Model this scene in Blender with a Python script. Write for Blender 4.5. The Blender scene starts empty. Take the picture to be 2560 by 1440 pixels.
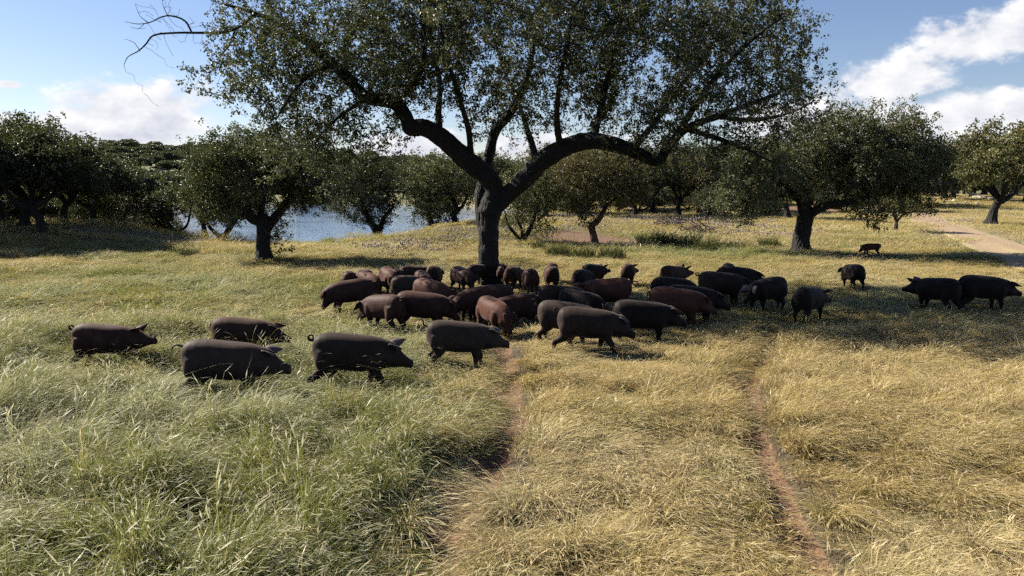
import bpy, math, random
import numpy as np
from mathutils import Vector, Matrix

# ------------------------------------------------------------------ camera, sky, sun, exposure
scene = bpy.context.scene
COL = scene.collection
R = math.radians
CAM_H = 3.0
FPX = 1850.0                       # focal length in pixels of the 2560 px wide photograph
PITCH = math.atan(250.0 / FPX)
cam_data = bpy.data.cameras.new('camera')
cam_data.sensor_width = 36.0
cam_data.lens = FPX / 2560.0 * 36.0
cam_data.clip_start = 0.1
cam_data.clip_end = 6000.0
cam = bpy.data.objects.new('camera', cam_data)
COL.objects.link(cam)
cam.location = (0, 0, CAM_H)
cam.rotation_euler = (math.pi / 2 - PITCH, 0, 0)
scene.camera = cam

SUN_EL = R(36)
SUN_AZ = R(29)
SUN_TO = Vector((-math.cos(SUN_AZ) * math.cos(SUN_EL), math.sin(SUN_AZ) * math.cos(SUN_EL), math.sin(SUN_EL)))
sun_data = bpy.data.lights.new('sun', 'SUN')
sun_data.energy = 5.0
sun_data.angle = R(0.53)
sun_data.color = (1.0, 0.93, 0.82)
sun = bpy.data.objects.new('sun', sun_data)
COL.objects.link(sun)
sun.location = (-30, 12, 40)
sun.rotation_euler = (-SUN_TO).to_track_quat('-Z', 'Y').to_euler()

scene.view_settings.view_transform = 'Standard'
scene.view_settings.look = 'None'
scene.view_settings.gamma = 1.0
scene.view_settings.exposure = 1.3
scene.render.engine = 'CYCLES'
cy = scene.cycles
cy.max_bounces = 2
cy.diffuse_bounces = 0
cy.glossy_bounces = 1
cy.transmission_bounces = 2
cy.transparent_max_bounces = 4
cy.use_denoising = False
cy.use_adaptive_sampling = True
cy.adaptive_threshold = 0.04
cy.sample_clamp_indirect = 6.0


class NG:
    """small helper round a node tree"""
    def __init__(self, tree):
        self.t = tree
        self.n = tree.nodes
        self.l = tree.links

    def node(self, kind, **kw):
        nd = self.n.new(kind)
        for k, v in kw.items():
            setattr(nd, k, v)
        return nd

    def put(self, sock, v):
        if isinstance(v, bpy.types.NodeSocket):
            self.l.new(v, sock)
        elif isinstance(v, (int, float)):
            try:
                sock.default_value = v
            except TypeError:
                sock.default_value = (v, v, v)
        else:
            v = tuple(v)
            if sock.type == 'RGBA' and len(v) == 3:
                v = v + (1.0,)
            sock.default_value = v

    def math(self, op, a, b=0.0, c=0.0, clamp=False):
        nd = self.node('ShaderNodeMath', operation=op, use_clamp=clamp)
        self.put(nd.inputs[0], a)
        self.put(nd.inputs[1], b)
        self.put(nd.inputs[2], c)
        return nd.outputs[0]

    def vmath(self, op, a, b=(0, 0, 0)):
        nd = self.node('ShaderNodeVectorMath', operation=op)
        self.put(nd.inputs[0], a)
        if op == 'SCALE':
            self.put(nd.inputs['Scale'], b)
        else:
            self.put(nd.inputs[1], b)
        return nd.outputs['Value'] if op in ('DOT_PRODUCT', 'LENGTH') else nd.outputs[0]

    def mix(self, fac, a, b, blend='MIX'):
        nd = self.node('ShaderNodeMix', data_type='RGBA', blend_type=blend)
        self.put(nd.inputs[0], fac)
        self.put(nd.inputs[6], a)
        self.put(nd.inputs[7], b)
        return nd.outputs[2]

    def mixf(self, fac, a, b):
        nd = self.node('ShaderNodeMix', data_type='FLOAT')
        self.put(nd.inputs[0], fac)
        self.put(nd.inputs[2], a)
        self.put(nd.inputs[3], b)
        return nd.outputs[0]

    def noise(self, vec, scale, detail=4.0, rough=0.55, dist=0.0):
        nd = self.node('ShaderNodeTexNoise')
        if vec is not None:
            self.put(nd.inputs['Vector'], vec)
        self.put(nd.inputs['Scale'], scale)
        self.put(nd.inputs['Detail'], detail)
        self.put(nd.inputs['Roughness'], rough)
        self.put(nd.inputs['Distortion'], dist)
        return nd.outputs[0]

    def ramp(self, fac, lo, hi, a=0.0, b=1.0):
        nd = self.node('ShaderNodeMapRange', interpolation_type='SMOOTHSTEP')
        self.put(nd.inputs[0], fac)
        for i, v in enumerate((lo, hi, a, b)):
            self.put(nd.inputs[i + 1], v)
        return nd.outputs[0]

    def attr(self, name, kind='GEOMETRY', out='Fac'):
        nd = self.node('ShaderNodeAttribute', attribute_name=name, attribute_type=kind)
        return nd.outputs[out]


world = bpy.data.worlds.new('World')
scene.world = world
world.use_nodes = True
world.cycles.sampling_method = 'MANUAL'
world.cycles.sample_map_resolution = 256
wg = NG(world.node_tree)
wg.n.clear()
w_out = wg.node('ShaderNodeOutputWorld')
w_bg = wg.node('ShaderNodeBackground')
w_bg.inputs['Strength'].default_value = 0.05
sky = wg.node('ShaderNodeTexSky', sky_type='NISHITA', sun_disc=False)
sky.sun_elevation = SUN_EL
sky.sun_rotation = math.atan2(SUN_TO.x, SUN_TO.y)
sky.air_density = 1.0
sky.dust_density = 0.2
sky.ozone_density = 1.6
tc = wg.node('ShaderNodeTexCoord')
dirv = wg.vmath('NORMALIZE', tc.outputs['Generated'])
sep = wg.node('ShaderNodeSeparateXYZ')
wg.l.new(dirv, sep.inputs[0])
az = wg.math('ARCTAN2', sep.outputs[0], sep.outputs[1])
el = wg.math('ARCSINE', sep.outputs[2])


def sky_noise(off, scale, detail, rough=0.55):
    v = wg.vmath('ADD', dirv, off)
    v = wg.vmath('MULTIPLY', v, (1.0, 1.0, 1.7))
    return wg.noise(v, scale, detail, rough)


# the cumulus banks in view: azimuth, elevation, half width, half height (radians)
CLOUDS = [(-0.452, 0.080, 0.075, 0.038, .28), (-0.540, 0.062, 0.130, 0.021, .28), (-0.640, 0.062, 0.14, 0.026, .1),
          (0.585, 0.165, 0.085, 0.030, .05), (0.650, 0.170, 0.08, 0.036, .05), (0.452, 0.120, 0.072, 0.038, .08),
          (0.530, 0.078, 0.150, 0.030, .15), (0.640, 0.085, 0.10, 0.03, .05), (0.40, 0.075, 0.14, 0.030, .15),
          (0.270, 0.247, 0.045, 0.012, 0), (-0.110, 0.048, 0.09, 0.022, .2), (0.05, 0.05, 0.12, 0.02, .1),
          (0.55, 0.045, 0.2, 0.026, .15), (-0.585, 0.112, 0.014, 0.006, 0)]
field = None
for (ca, ce, wa, we, am) in CLOUDS:
    da = wg.math('DIVIDE', wg.math('SUBTRACT', az, ca), wa)
    de = wg.math('DIVIDE', wg.math('SUBTRACT', el, ce), we)
    rr = wg.math('SQRT', wg.math('ADD', wg.math('MULTIPLY', da, da), wg.math('MULTIPLY', de, de)))
    f = wg.math('SUBTRACT', 1.0 + am, rr)
    field = f if field is None else wg.math('MAXIMUM', field, f)
# further cumulus all round the rest of the sky
wide = wg.ramp(sky_noise((3.1, 1.7, 0.4), 2.6, 2.0), 0.66, 0.84, -2.0, 0.75)
behind = wg.ramp(wg.math('ABSOLUTE', az), 0.75, 1.0, 0.0, 1.0)
wide = wg.mixf(behind, -2.0, wide)
field = wg.math('MAXIMUM', wg.math('MAXIMUM', field, -1.2), wide)
n0 = sky_noise((0, 0, 0), 9.0, 7.0, 0.6)
n1 = sky_noise((-0.016, 0.004, 0.012), 9.0, 7.0, 0.6)
puff = wg.math('MULTIPLY', wg.math('SUBTRACT', n0, 0.5), 3.4)
dens = wg.math('ADD', field, puff)
mask = wg.ramp(dens, -0.05, 0.45)
mask = wg.math('MULTIPLY', mask, wg.ramp(el, -0.02, 0.02))
light = wg.math('ADD', wg.math('MULTIPLY', wg.math('SUBTRACT', n0, n1), 3.2), 0.62)
light = wg.math('SUBTRACT', light, wg.math('MULTIPLY', wg.ramp(dens, 0.35, 1.5), 0.25))
light = wg.math('MINIMUM', wg.math('MAXIMUM', light, 0.0), 1.0)
cloud_col = wg.mix(light, (5.0, 5.3, 6.2), (9.0, 8.9, 8.9))
hs = wg.node('ShaderNodeHueSaturation')
hs.inputs['Saturation'].default_value = 1.06
hs.inputs['Value'].default_value = 0.92
wg.l.new(sky.outputs[0], hs.inputs['Color'])
skycol = wg.mix(mask, wg.mix(1.0, hs.outputs[0], (1.03, 0.98, 1.09), 'MULTIPLY'), cloud_col)
wg.l.new(skycol, w_bg.inputs['Color'])
wg.l.new(w_bg.outputs[0], w_out.inputs[0])

# ------------------------------------------------------------------ helpers
CT, ST = math.cos(PITCH), math.sin(PITCH)


def ray(u, v):
    rx = (u - 1280.0) / FPX
    up = (720.0 - v) / FPX
    return rx, CT + ST * up, -ST + CT * up


def at(u, v, d):
    """photograph pixel -> world point at distance d along the view axis of the place (+Y)"""
    x, y, z = ray(u, v)
    return np.array((x * d / y, d, CAM_H + z * d / y))


def gp(u, v):
    """photograph pixel -> point on flat ground (x, y)"""
    x, y, z = ray(u, v)
    t = -CAM_H / z
    return np.array((x * t, y * t))


def lattice(ix, iy, seed):
    h = (ix.astype(np.int64) * 374761393 + iy.astype(np.int64) * 668265263 + seed * 144269504) & 0x7fffffff
    h = ((h ^ (h >> 13)) * 1274126177) & 0x7fffffff
    return ((h ^ (h >> 16)) & 0xffff) / 65535.0


def vnoise(x, y, seed=0):
    x = np.asarray(x, float)
    y = np.asarray(y, float)
    ix = np.floor(x)
    iy = np.floor(y)
    fx = x - ix
    fy = y - iy
    fx = fx * fx * (3 - 2 * fx)
    fy = fy * fy * (3 - 2 * fy)
    a = lattice(ix, iy, seed)
    b = lattice(ix + 1, iy, seed)
    c = lattice(ix, iy + 1, seed)
    d = lattice(ix + 1, iy + 1, seed)
    return (a * (1 - fx) + b * fx) * (1 - fy) + (c * (1 - fx) + d * fx) * fy


def fbm(x, y, seed=0, octaves=4):
    s = 0.0
    a = 0.5
    t = 0.0
    for i in range(octaves):
        s = s + a * vnoise(np.asarray(x) * 2 ** i, np.asarray(y) * 2 ** i, seed + 17 * i)
        t += a
        a *= 0.5
    return s / t


def smooth(x, lo, hi):
    t = np.clip((np.asarray(x, float) - lo) / (hi - lo), 0, 1)
    return t * t * (3 - 2 * t)


LAKE_Z = -1.6
HOLES = [gp(205, 1300), gp(530, 1240), gp(20, 1290), gp(60, 1420), gp(930, 1420), gp(1210, 1220), gp(1130, 1330),
         gp(740, 1250), gp(2110, 1320), gp(2420, 1420), gp(2040, 1250), gp(1750, 1290), gp(1350, 1200), gp(2250, 1300),
         gp(470, 1330), gp(1450, 1300), gp(1580, 1090)]
HOLE_R = [0.30, 0.34, 0.26, 0.30, 0.32, 0.25, 0.30, 0.25, 0.27, 0.27, 0.24, 0.23, 0.22, 0.22, 0.25, 0.22, 0.24]


def lake_r(x, y):
    return np.sqrt(((x + 46) / 55.0) ** 2 + ((y - 128) / 84.0) ** 2) + 0.05 * (fbm(x * .03, y * .03, 5) - .5)


def terrain(x, y):
    x = np.asarray(x, float)
    y = np.asarray(y, float)
    d = np.hypot(x, y)
    g = lambda cx, cy_, sx, sy, h: h * np.exp(-((x - cx) / sx) ** 2 - ((y - cy_) / sy) ** 2)
    z = 0.22 * (fbm(x * .16, y * .16, 3, 3) - .5) * smooth(d, 3, 14)
    z = z + 0.10 * (fbm(x * .9, y * .9, 8, 2) - .5)
    z = z + g(-25.5, 40.5, 7.0, 6.0, 1.1) + g(-36, 50, 12, 9, 1.1) + g(-1.5, 47, 6.0, 5.5, 0.75) + g(-0.6, 27.5, 2.2, 1.4, .35) - g(-14, 46, 5, 7, .25)
    z = z + g(6, 60, 16, 12, .5) + g(30, 110, 60, 30, 1.2) + g(75, 150, 60, 50, 2.0)
    if 'TRACK_A' in globals():
        near = (y > 3) & (y < 20) & (np.abs(x) < 12)
        td = np.where(near, np.minimum(dist_poly(x, y, TRACK_A), dist_poly(x, y, TRACK_B)), 9.0)
        z = z - .13 * np.exp(-(td / .17) ** 2)
    lr = lake_r(x, y)
    z = z - 3.4 * (1 - smooth(lr, 0.95, 1.13)) - g(-12.5, 57, 8, 7.5, 1.3) - g(-11.5, 50.5, 5.5, 4.5, 1.0)
    hill = g(-205, 400, 170, 105, 15) + g(-20, 470, 230, 110, 8.5) + g(230, 560, 260, 130, 13) + g(-480, 420, 200, 160, 22)
    hill = hill * (0.85 + 0.3 * fbm(x * .012, y * .012, 21))
    return z + hill


def tz(x, y):
    return float(terrain(np.array([x]), np.array([y]))[0])


def make_mesh(name, verts, loops, counts, mats=None, mat_idx=None, attrs=None, smooth_shade=False):
    """verts Nx3, loops flat int array, counts = loop total per face"""
    me = bpy.data.meshes.new(name)
    verts = np.asarray(verts, np.float32)
    loops = np.asarray(loops, np.int32).ravel()
    counts = np.asarray(counts, np.int32).ravel()
    me.vertices.add(len(verts))
    me.vertices.foreach_set('co', verts.ravel())
    me.loops.add(len(loops))
    me.loops.foreach_set('vertex_index', loops)
    me.polygons.add(len(counts))
    starts = np.concatenate(([0], np.cumsum(counts)[:-1])).astype(np.int32)
    me.polygons.foreach_set('loop_start', starts)
    me.polygons.foreach_set('loop_total', counts)
    if mat_idx is not None:
        me.polygons.foreach_set('material_index', np.asarray(mat_idx, np.int32))
    me.polygons.foreach_set('use_smooth', np.full(len(counts), smooth_shade, bool))
    for m in (mats or []):
        me.materials.append(m)
    for k, v in (attrs or {}).items():
        a = me.attributes.new(k, 'FLOAT', 'POINT')
        a.data.foreach_set('value', np.asarray(v, np.float32))
    me.update(calc_edges=True)
    me.validate()
    return me


def quads(a):
    a = np.asarray(a)
    return a.ravel(), np.full(len(a), 4)


def link(name, me, parent=None, **props):
    o = bpy.data.objects.new(name, me)
    COL.objects.link(o)
    if parent is not None:
        o.parent = parent
    for k, v in props.items():
        o[k] = v
    return o


def tube(path, radii, sides=10, rng=None, rough=0.0, cap=True):
    """returns verts, quads list(Mx4), following a smooth path with parallel frames"""
    P = np.asarray(path, float)
    n = len(P)
    T = np.gradient(P, axis=0)
    T /= np.linalg.norm(T, axis=1, keepdims=True) + 1e-9
    ref = np.array((0.0, 1.0, 0.0)) if abs(T[0][1]) < 0.9 else np.array((1.0, 0, 0))
    V = []
    u = np.cross(T[0], ref)
    u /= np.linalg.norm(u)
    for i in range(n):
        u = u - T[i] * np.dot(u, T[i])
        u /= np.linalg.norm(u) + 1e-9
        w = np.cross(T[i], u)
        a = np.linspace(0, 2 * np.pi, sides, endpoint=False)
        r = np.full(sides, radii[i])
        if rng is not None and rough > 0:
            r = r * (1 + rough * (rng.random(sides) - .5))
        V.append(P[i] + np.outer(np.cos(a) * r, u) + np.outer(np.sin(a) * r, w))
    V = np.concatenate(V)
    F = []
    for i in range(n - 1):
        for k in range(sides):
            k2 = (k + 1) % sides
            F.append((i * sides + k, i * sides + k2, (i + 1) * sides + k2, (i + 1) * sides + k))
    return V, np.array(F)


def spline(pts, n):
    """Catmull-Rom through points (any dimension)"""
    pts = np.asarray(pts, float)
    k = len(pts)
    if k == 2:
        t = np.linspace(0, 1, n)[:, None]
        return pts[0] * (1 - t) + pts[1] * t
    ext = np.vstack([2 * pts[0] - pts[1], pts, 2 * pts[-1] - pts[-2]])
    s = np.linspace(0, k - 1 - 1e-6, n)
    i = s.astype(int)
    t = (s - i)[:, None]
    p0, p1, p2, p3 = ext[i], ext[i + 1], ext[i + 2], ext[i + 3]
    return 0.5 * ((2 * p1) + (-p0 + p2) * t + (2 * p0 - 5 * p1 + 4 * p2 - p3) * t ** 2 + (-p0 + 3 * p1 - 3 * p2 + p3) * t ** 3)


# ------------------------------------------------------------------ materials
def new_mat(name):
    m = bpy.data.materials.new(name)
    m.use_nodes = True
    g = NG(m.node_tree)
    g.n.clear()
    out = g.node('ShaderNodeOutputMaterial')
    return m, g, out


def principled(g, base, rough, **kw):
    p = g.node('ShaderNodeBsdfPrincipled')
    g.put(p.inputs['Base Color'], base)
    g.put(p.inputs['Roughness'], rough)
    for k, v in kw.items():
        g.put(p.inputs[k.replace('_', ' ')], v)
    return p


def bump(g, height, strength, dist):
    b = g.node('ShaderNodeBump')
    g.put(b.inputs['Height'], height)
    g.put(b.inputs['Strength'], strength)
    g.put(b.inputs['Distance'], dist)
    return b.outputs[0]


def mat_ground():
    m, g, out = new_mat('meadow_ground')
    pos = g.node('ShaderNodeNewGeometry').outputs['Position']
    soil = g.attr('soil')
    green = g.attr('green')
    n1 = g.noise(pos, 0.35, 5)
    n2 = g.noise(pos, 3.0, 5, 0.65)
    n3 = g.noise(pos, 24.0, 4, 0.7)
    straw = g.mix(n2, (0.040, 0.027, 0.013), (0.11, 0.080, 0.036))
    grn = g.mix(n2, (0.018, 0.018, 0.008), (0.055, 0.055, 0.020))
    k = g.ramp(g.math('ADD', green, g.math('MULTIPLY', g.math('SUBTRACT', n1, .5), 1.2)), 0.25, 0.75)
    c = g.mix(k, straw, grn)
    c = g.mix(g.ramp(n3, .45, .7, 0, .55), c, (0.03, 0.020, 0.011))
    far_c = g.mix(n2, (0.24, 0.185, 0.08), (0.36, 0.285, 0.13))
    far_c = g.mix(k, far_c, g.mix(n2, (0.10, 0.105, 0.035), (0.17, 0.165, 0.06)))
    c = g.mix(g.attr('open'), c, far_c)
    red = g.mix(n2, (0.095, 0.048, 0.025), (0.23, 0.130, 0.068))
    c = g.mix(g.ramp(g.math('ADD', soil, g.math('MULTIPLY', g.math('SUBTRACT', n2, .5), .5)), .3, .65), c, red)
    p = principled(g, c, 0.95)
    h = g.math('ADD', n2, g.math('MULTIPLY', n3, .5))
    g.l.new(bump(g, h, 0.8, 0.12), p.inputs['Normal'])
    g.l.new(p.outputs[0], out.inputs[0])
    return m


def mat_road():
    m, g, out = new_mat('dirt_road')
    pos = g.node('ShaderNodeNewGeometry').outputs['Position']
    n1 = g.noise(pos, 0.5, 5)
    n2 = g.noise(pos, 5.0, 5, .7)
    c = g.mix(n1, (0.23, 0.155, 0.086), (0.33, 0.24, 0.14))
    c = g.mix(g.ramp(n2, .5, .75, 0, .6), c, (0.24, 0.14, 0.08))
    mid = g.attr('mid')
    gr = g.mix(n2, (0.24, 0.20, 0.085), (0.36, 0.29, 0.14))
    c = g.mix(g.ramp(g.math('ADD', mid, g.math('MULTIPLY', g.math('SUBTRACT', n2, .5), 1.3)), .38, .6), c, gr)
    p = principled(g, c, 0.95)
    g.l.new(bump(g, n2, .5, .05), p.inputs['Normal'])
    g.l.new(p.outputs[0], out.inputs[0])
    return m


def mat_water():
    m, g, out = new_mat('lake_water')
    pos = g.node('ShaderNodeNewGeometry').outputs['Position']
    v = g.vmath('MULTIPLY', pos, (0.7, 2.2, 1.0))
    n1 = g.noise(v, 0.9, 4, .6)
    n2 = g.noise(pos, 0.06, 3)
    p = principled(g, (0.125, 0.19, 0.30), 0.08, IOR=1.33)
    st = g.ramp(n2, .35, .65, .15, .5)
    b = g.node('ShaderNodeBump')
    g.put(b.inputs['Height'], n1)
    g.put(b.inputs['Strength'], st)
    g.put(b.inputs['Distance'], .10)
    g.l.new(b.outputs[0], p.inputs['Normal'])
    g.l.new(p.outputs[0], out.inputs[0])
    return m


def mat_bark(name, dark, lite, scale=1.0):
    m, g, out = new_mat(name)
    pos = g.node('ShaderNodeTexCoord').outputs['Object']
    v = g.vmath('MULTIPLY', pos, (1.0, 1.0, 0.28))
    n1 = g.noise(v, 14.0 * scale, 5, .65, .4)
    n2 = g.noise(pos, 3.0 * scale, 4)
    vor = g.node('ShaderNodeTexVoronoi')
    g.put(vor.inputs['Vector'], v)
    g.put(vor.inputs['Scale'], 20.0 * scale)
    c = g.mix(g.ramp(n1, .35, .7), dark, lite)
    c = g.mix(g.ramp(n2, .62, .76, 0, .5), c, (0.045, 0.045, 0.036))
    h = g.math('ADD', g.math('MULTIPLY', vor.outputs[0], .8), n1)
    p = principled(g, c, 0.9)
    g.l.new(bump(g, h, 1.0, .05 / scale), p.inputs['Normal'])
    g.l.new(p.outputs[0], out.inputs[0])
    return m


def mat_leaf(name, dark, mid, pale, brown=0.06):
    m, g, out = new_mat(name)
    r = g.attr('rnd')
    c = g.mix(g.ramp(r, 0.0, .6), dark, mid)
    c = g.mix(g.ramp(r, .62, .9), c, pale)
    c = g.mix(g.ramp(r, 1 - brown, 1 - brown * .5), c, (0.16, 0.10, 0.045))
    p = principled(g, c, 0.48, Specular_IOR_Level=0.2)
    tr = g.node('ShaderNodeBsdfTranslucent')
    g.put(tr.inputs[0], g.mix(.5, c, (0.16, 0.19, 0.03)))
    mx = g.node('ShaderNodeMixShader')
    mx.inputs[0].default_value = 0.2
    g.l.new(p.outputs[0], mx.inputs[1])
    g.l.new(tr.outputs[0], mx.inputs[2])
    g.l.new(mx.outputs[0], out.inputs[0])
    return m


def mat_grass():
    m, g, out = new_mat('grass_blades')
    r = g.attr('rnd')
    t = g.attr('along')
    head = g.attr('head')
    green = g.attr('green', 'INSTANCER')
    pale = g.attr('pale', 'INSTANCER')
    pos = g.node('ShaderNodeNewGeometry').outputs['Position']
    nz = g.noise(pos, 2.6, 3, .6)
    gg = g.math('ADD', green, g.math('MULTIPLY', g.math('SUBTRACT', nz, .5), 1.5))
    gsel = g.ramp(g.math('ADD', gg, g.math('MULTIPLY', g.math('SUBTRACT', r, .5), .55)), 0.3, 0.7)
    straw = g.mix(r, (0.34, 0.240, 0.062), (0.56, 0.430, 0.150))
    straw = g.mix(g.math('MULTIPLY', pale, .7), straw, (0.64, 0.54, 0.29))
    nb = g.noise(pos, 1.7, 3, .6)
    straw = g.mix(g.ramp(nb, .56, .72, 0, .6), straw, (0.30, 0.165, 0.055))
    straw = g.mix(g.ramp(r, .93, .97), straw, (0.30, 0.12, 0.05))
    grn = g.mix(r, (0.088, 0.110, 0.010), (0.235, 0.245, 0.036))
    grn = g.mix(g.math('MULTIPLY', pale, .6), grn, (0.42, 0.42, 0.22))
    c = g.mix(gsel, straw, grn)
    c = g.mix(g.math('MULTIPLY', head, .8), c, g.mix(gsel, (0.64, 0.51, 0.30), (0.56, 0.52, 0.36)))
    p = g.node('ShaderNodeBsdfDiffuse')
    g.put(p.inputs[0], c)
    tr = g.node('ShaderNodeBsdfTranslucent')
    g.put(tr.inputs[0], c)
    gl = g.node('ShaderNodeBsdfGlossy')
    g.put(gl.inputs[0], (0.9, 0.9, 0.85))
    g.put(gl.inputs[1], 0.38)
    m1 = g.node('ShaderNodeMixShader')
    m1.inputs[0].default_value = 0.42
    g.l.new(p.outputs[0], m1.inputs[1])
    g.l.new(tr.outputs[0], m1.inputs[2])
    m2 = g.node('ShaderNodeMixShader')
    m2.inputs[0].default_value = 0.02
    g.l.new(m1.outputs[0], m2.inputs[1])
    g.l.new(gl.outputs[0], m2.inputs[2])
    g.l.new(m2.outputs[0], out.inputs[0])
    return m


def mat_flat(name, a, b, scale, rough=.8, spec=.3, bmp=0.0):
    m, g, out = new_mat(name)
    pos = g.node('ShaderNodeTexCoord').outputs['Object']
    n = g.noise(pos, scale, 5, .6)
    p = principled(g, g.mix(g.ramp(n, .3, .7), a, b), rough, Specular_IOR_Level=spec)
    if bmp:
        g.l.new(bump(g, n, .8, bmp), p.inputs['Normal'])
    g.l.new(p.outputs[0], out.inputs[0])
    return m


def mat_pig(name, a, b, dust):
    m, g, out = new_mat(name)
    tcn = g.node('ShaderNodeTexCoord')
    pos = tcn.outputs['Object']
    rnd = g.node('ShaderNodeObjectInfo').outputs['Random']
    v = g.vmath('ADD', pos, g.vmath('SCALE', (7.3, 3.1, 5.7), rnd))
    n1 = g.noise(v, 3.2, 4, .6)
    n2 = g.noise(g.vmath('MULTIPLY', v, (0.35, 1.0, 1.0)), 90.0, 3, .7)
    n3 = g.noise(v, 6.0, 5, .65)
    c = g.mix(g.ramp(n1, .3, .7), a, b)
    c = g.mix(g.ramp(n3, .50, .72, 0, .6), c, dust)
    p = principled(g, c, g.mixf(n1, .55, .7), Specular_IOR_Level=.09, Sheen_Weight=.12, Sheen_Roughness=.4)
    g.put(p.inputs['Sheen Tint'], (0.85, .72, .64, 1))
    g.l.new(bump(g, g.math('ADD', n2, g.math('MULTIPLY', n3, 1.2)), .22, .010), p.inputs['Normal'])
    g.l.new(p.outputs[0], out.inputs[0])
    return m


M_GROUND = mat_ground()
M_ROAD = mat_road()
M_WATER = mat_water()
M_BARK = mat_bark('oak_bark', (0.005, 0.0042, 0.0036), (0.020, 0.0165, 0.0135))
M_BARK_FAR = mat_bark('oak_bark_far', (0.006, 0.005, 0.0042), (0.022, 0.018, 0.015), .6)
M_BARK_RED = mat_bark('cork_bark', (0.10, 0.045, 0.028), (0.20, 0.11, 0.07), .8)
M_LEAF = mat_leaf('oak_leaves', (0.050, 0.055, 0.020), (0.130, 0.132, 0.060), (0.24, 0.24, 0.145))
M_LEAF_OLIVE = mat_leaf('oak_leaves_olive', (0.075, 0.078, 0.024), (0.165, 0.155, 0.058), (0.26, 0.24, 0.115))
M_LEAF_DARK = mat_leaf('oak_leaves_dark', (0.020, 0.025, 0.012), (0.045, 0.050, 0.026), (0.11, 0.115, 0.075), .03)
M_LEAF_BROWN = mat_leaf('oak_leaves_brown', (0.070, 0.058, 0.020), (0.150, 0.118, 0.045), (0.24, 0.185, 0.095), .25)
M_LEAF_FAR = mat_leaf('oak_leaves_far', (0.045, 0.055, 0.032), (0.075, 0.085, 0.052), (0.12, 0.13, 0.085), .02)
M_GRASS = mat_grass()
M_ROCK = mat_flat('pale_rock', (0.30, 0.24, 0.18), (0.52, 0.45, 0.36), 4.0, .9, .2, .06)
M_HOOF = mat_flat('hoof', (0.02, 0.018, 0.016), (0.05, 0.04, 0.035), 20.0, .6)
M_EYE = mat_flat('eye', (0.008, 0.006, 0.005), (0.012, 0.01, 0.008), 5.0, .1, .6)
M_PIG = {
    'charcoal': mat_pig('pig_skin_charcoal', (0.021, 0.0130, 0.0098), (0.036, 0.0228, 0.0170), (0.066, 0.045, 0.034)),
    'brown': mat_pig('pig_skin_brown', (0.0346, 0.0151, 0.0106), (0.0626, 0.0281, 0.0192), (0.0950, 0.0508, 0.0357)),
    'red': mat_pig('pig_skin_red', (0.0552, 0.0207, 0.0129), (0.0902, 0.0368, 0.0226), (0.1150, 0.0598, 0.0395)),
    'grey': mat_pig('pig_skin_grey', (0.034, 0.0222, 0.0166), (0.054, 0.0358, 0.0268), (0.098, 0.070, 0.053)),
    'black': mat_pig('pig_skin_black', (0.0095, 0.0068, 0.0060), (0.0165, 0.0118, 0.0102), (0.034, 0.026, 0.022)),
}
M_EAR = mat_pig('pig_ear', (0.075, 0.058, 0.051), (0.12, 0.095, 0.082), (0.17, 0.135, 0.12))
M_FLOWER = mat_flat('purple_petals', (0.30, 0.22, 0.25), (0.42, 0.33, 0.33), 30.0, .8)
M_BRUSH = mat_flat('dead_brush', (0.09, 0.06, 0.045), (0.19, 0.14, 0.11), 12.0, .9)

# ------------------------------------------------------------------ colour and soil fields of the meadow
TRACK_A = np.array([gp(*p) for p in ((1290, 800), (1262, 850), (1250, 890), (1262, 960), (1268, 1050), (1248, 1130), (1180, 1230), (1120, 1310), (1070, 1440))])
TRACK_B = np.array([gp(*p) for p in ((1985, 770), (1940, 830), (1905, 880), (1870, 960), (1885, 1060), (1900, 1130), (1960, 1250), (2010, 1330), (2050, 1440))])


def dist_poly(x, y, poly):
    best = np.full(np.shape(x), 1e9)
    for a, b in zip(poly[:-1], poly[1:]):
        ab = b - a
        t = np.clip(((x - a[0]) * ab[0] + (y - a[1]) * ab[1]) / (ab @ ab), 0, 1)
        best = np.minimum(best, np.hypot(x - a[0] - t * ab[0], y - a[1] - t * ab[1]))
    return best


PATCH = gp(1470, 606)


def soil_field(x, y):
    ta = dist_poly(x, y, TRACK_A)
    tb = dist_poly(x, y, TRACK_B)
    w = 0.07 + 0.14 * fbm(x * 1.1, y * 1.1, 31)
    s = np.maximum(1 - smooth(ta, w, w * 2.4), .9 * (1 - smooth(tb, w * .6, w * 1.6)))
    q = np.hypot((x - PATCH[0]) / 3.4, (y - PATCH[1] - 1.0) / 4.2) + .7 * (fbm(x * .5, y * .5, 33) - .5)
    s = np.maximum(s, .9 * (1 - smooth(q, .6, 1.15)))
    q = np.hypot((x - 33.5) / 4.0, (y - 82) / 5.0) + .7 * (fbm(x * .3, y * .3, 34) - .5)
    s = np.maximum(s, .9 * (1 - smooth(q, .8, 1.2)))
    p = gp(2170, 645)
    q = np.hypot((x - p[0]) / 2.0, (y - p[1]) / 1.2) + .7 * (fbm(x * .8, y * .8, 35) - .5)
    s = np.maximum(s, .8 * (1 - smooth(q, .7, 1.15)))
    return s


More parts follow.
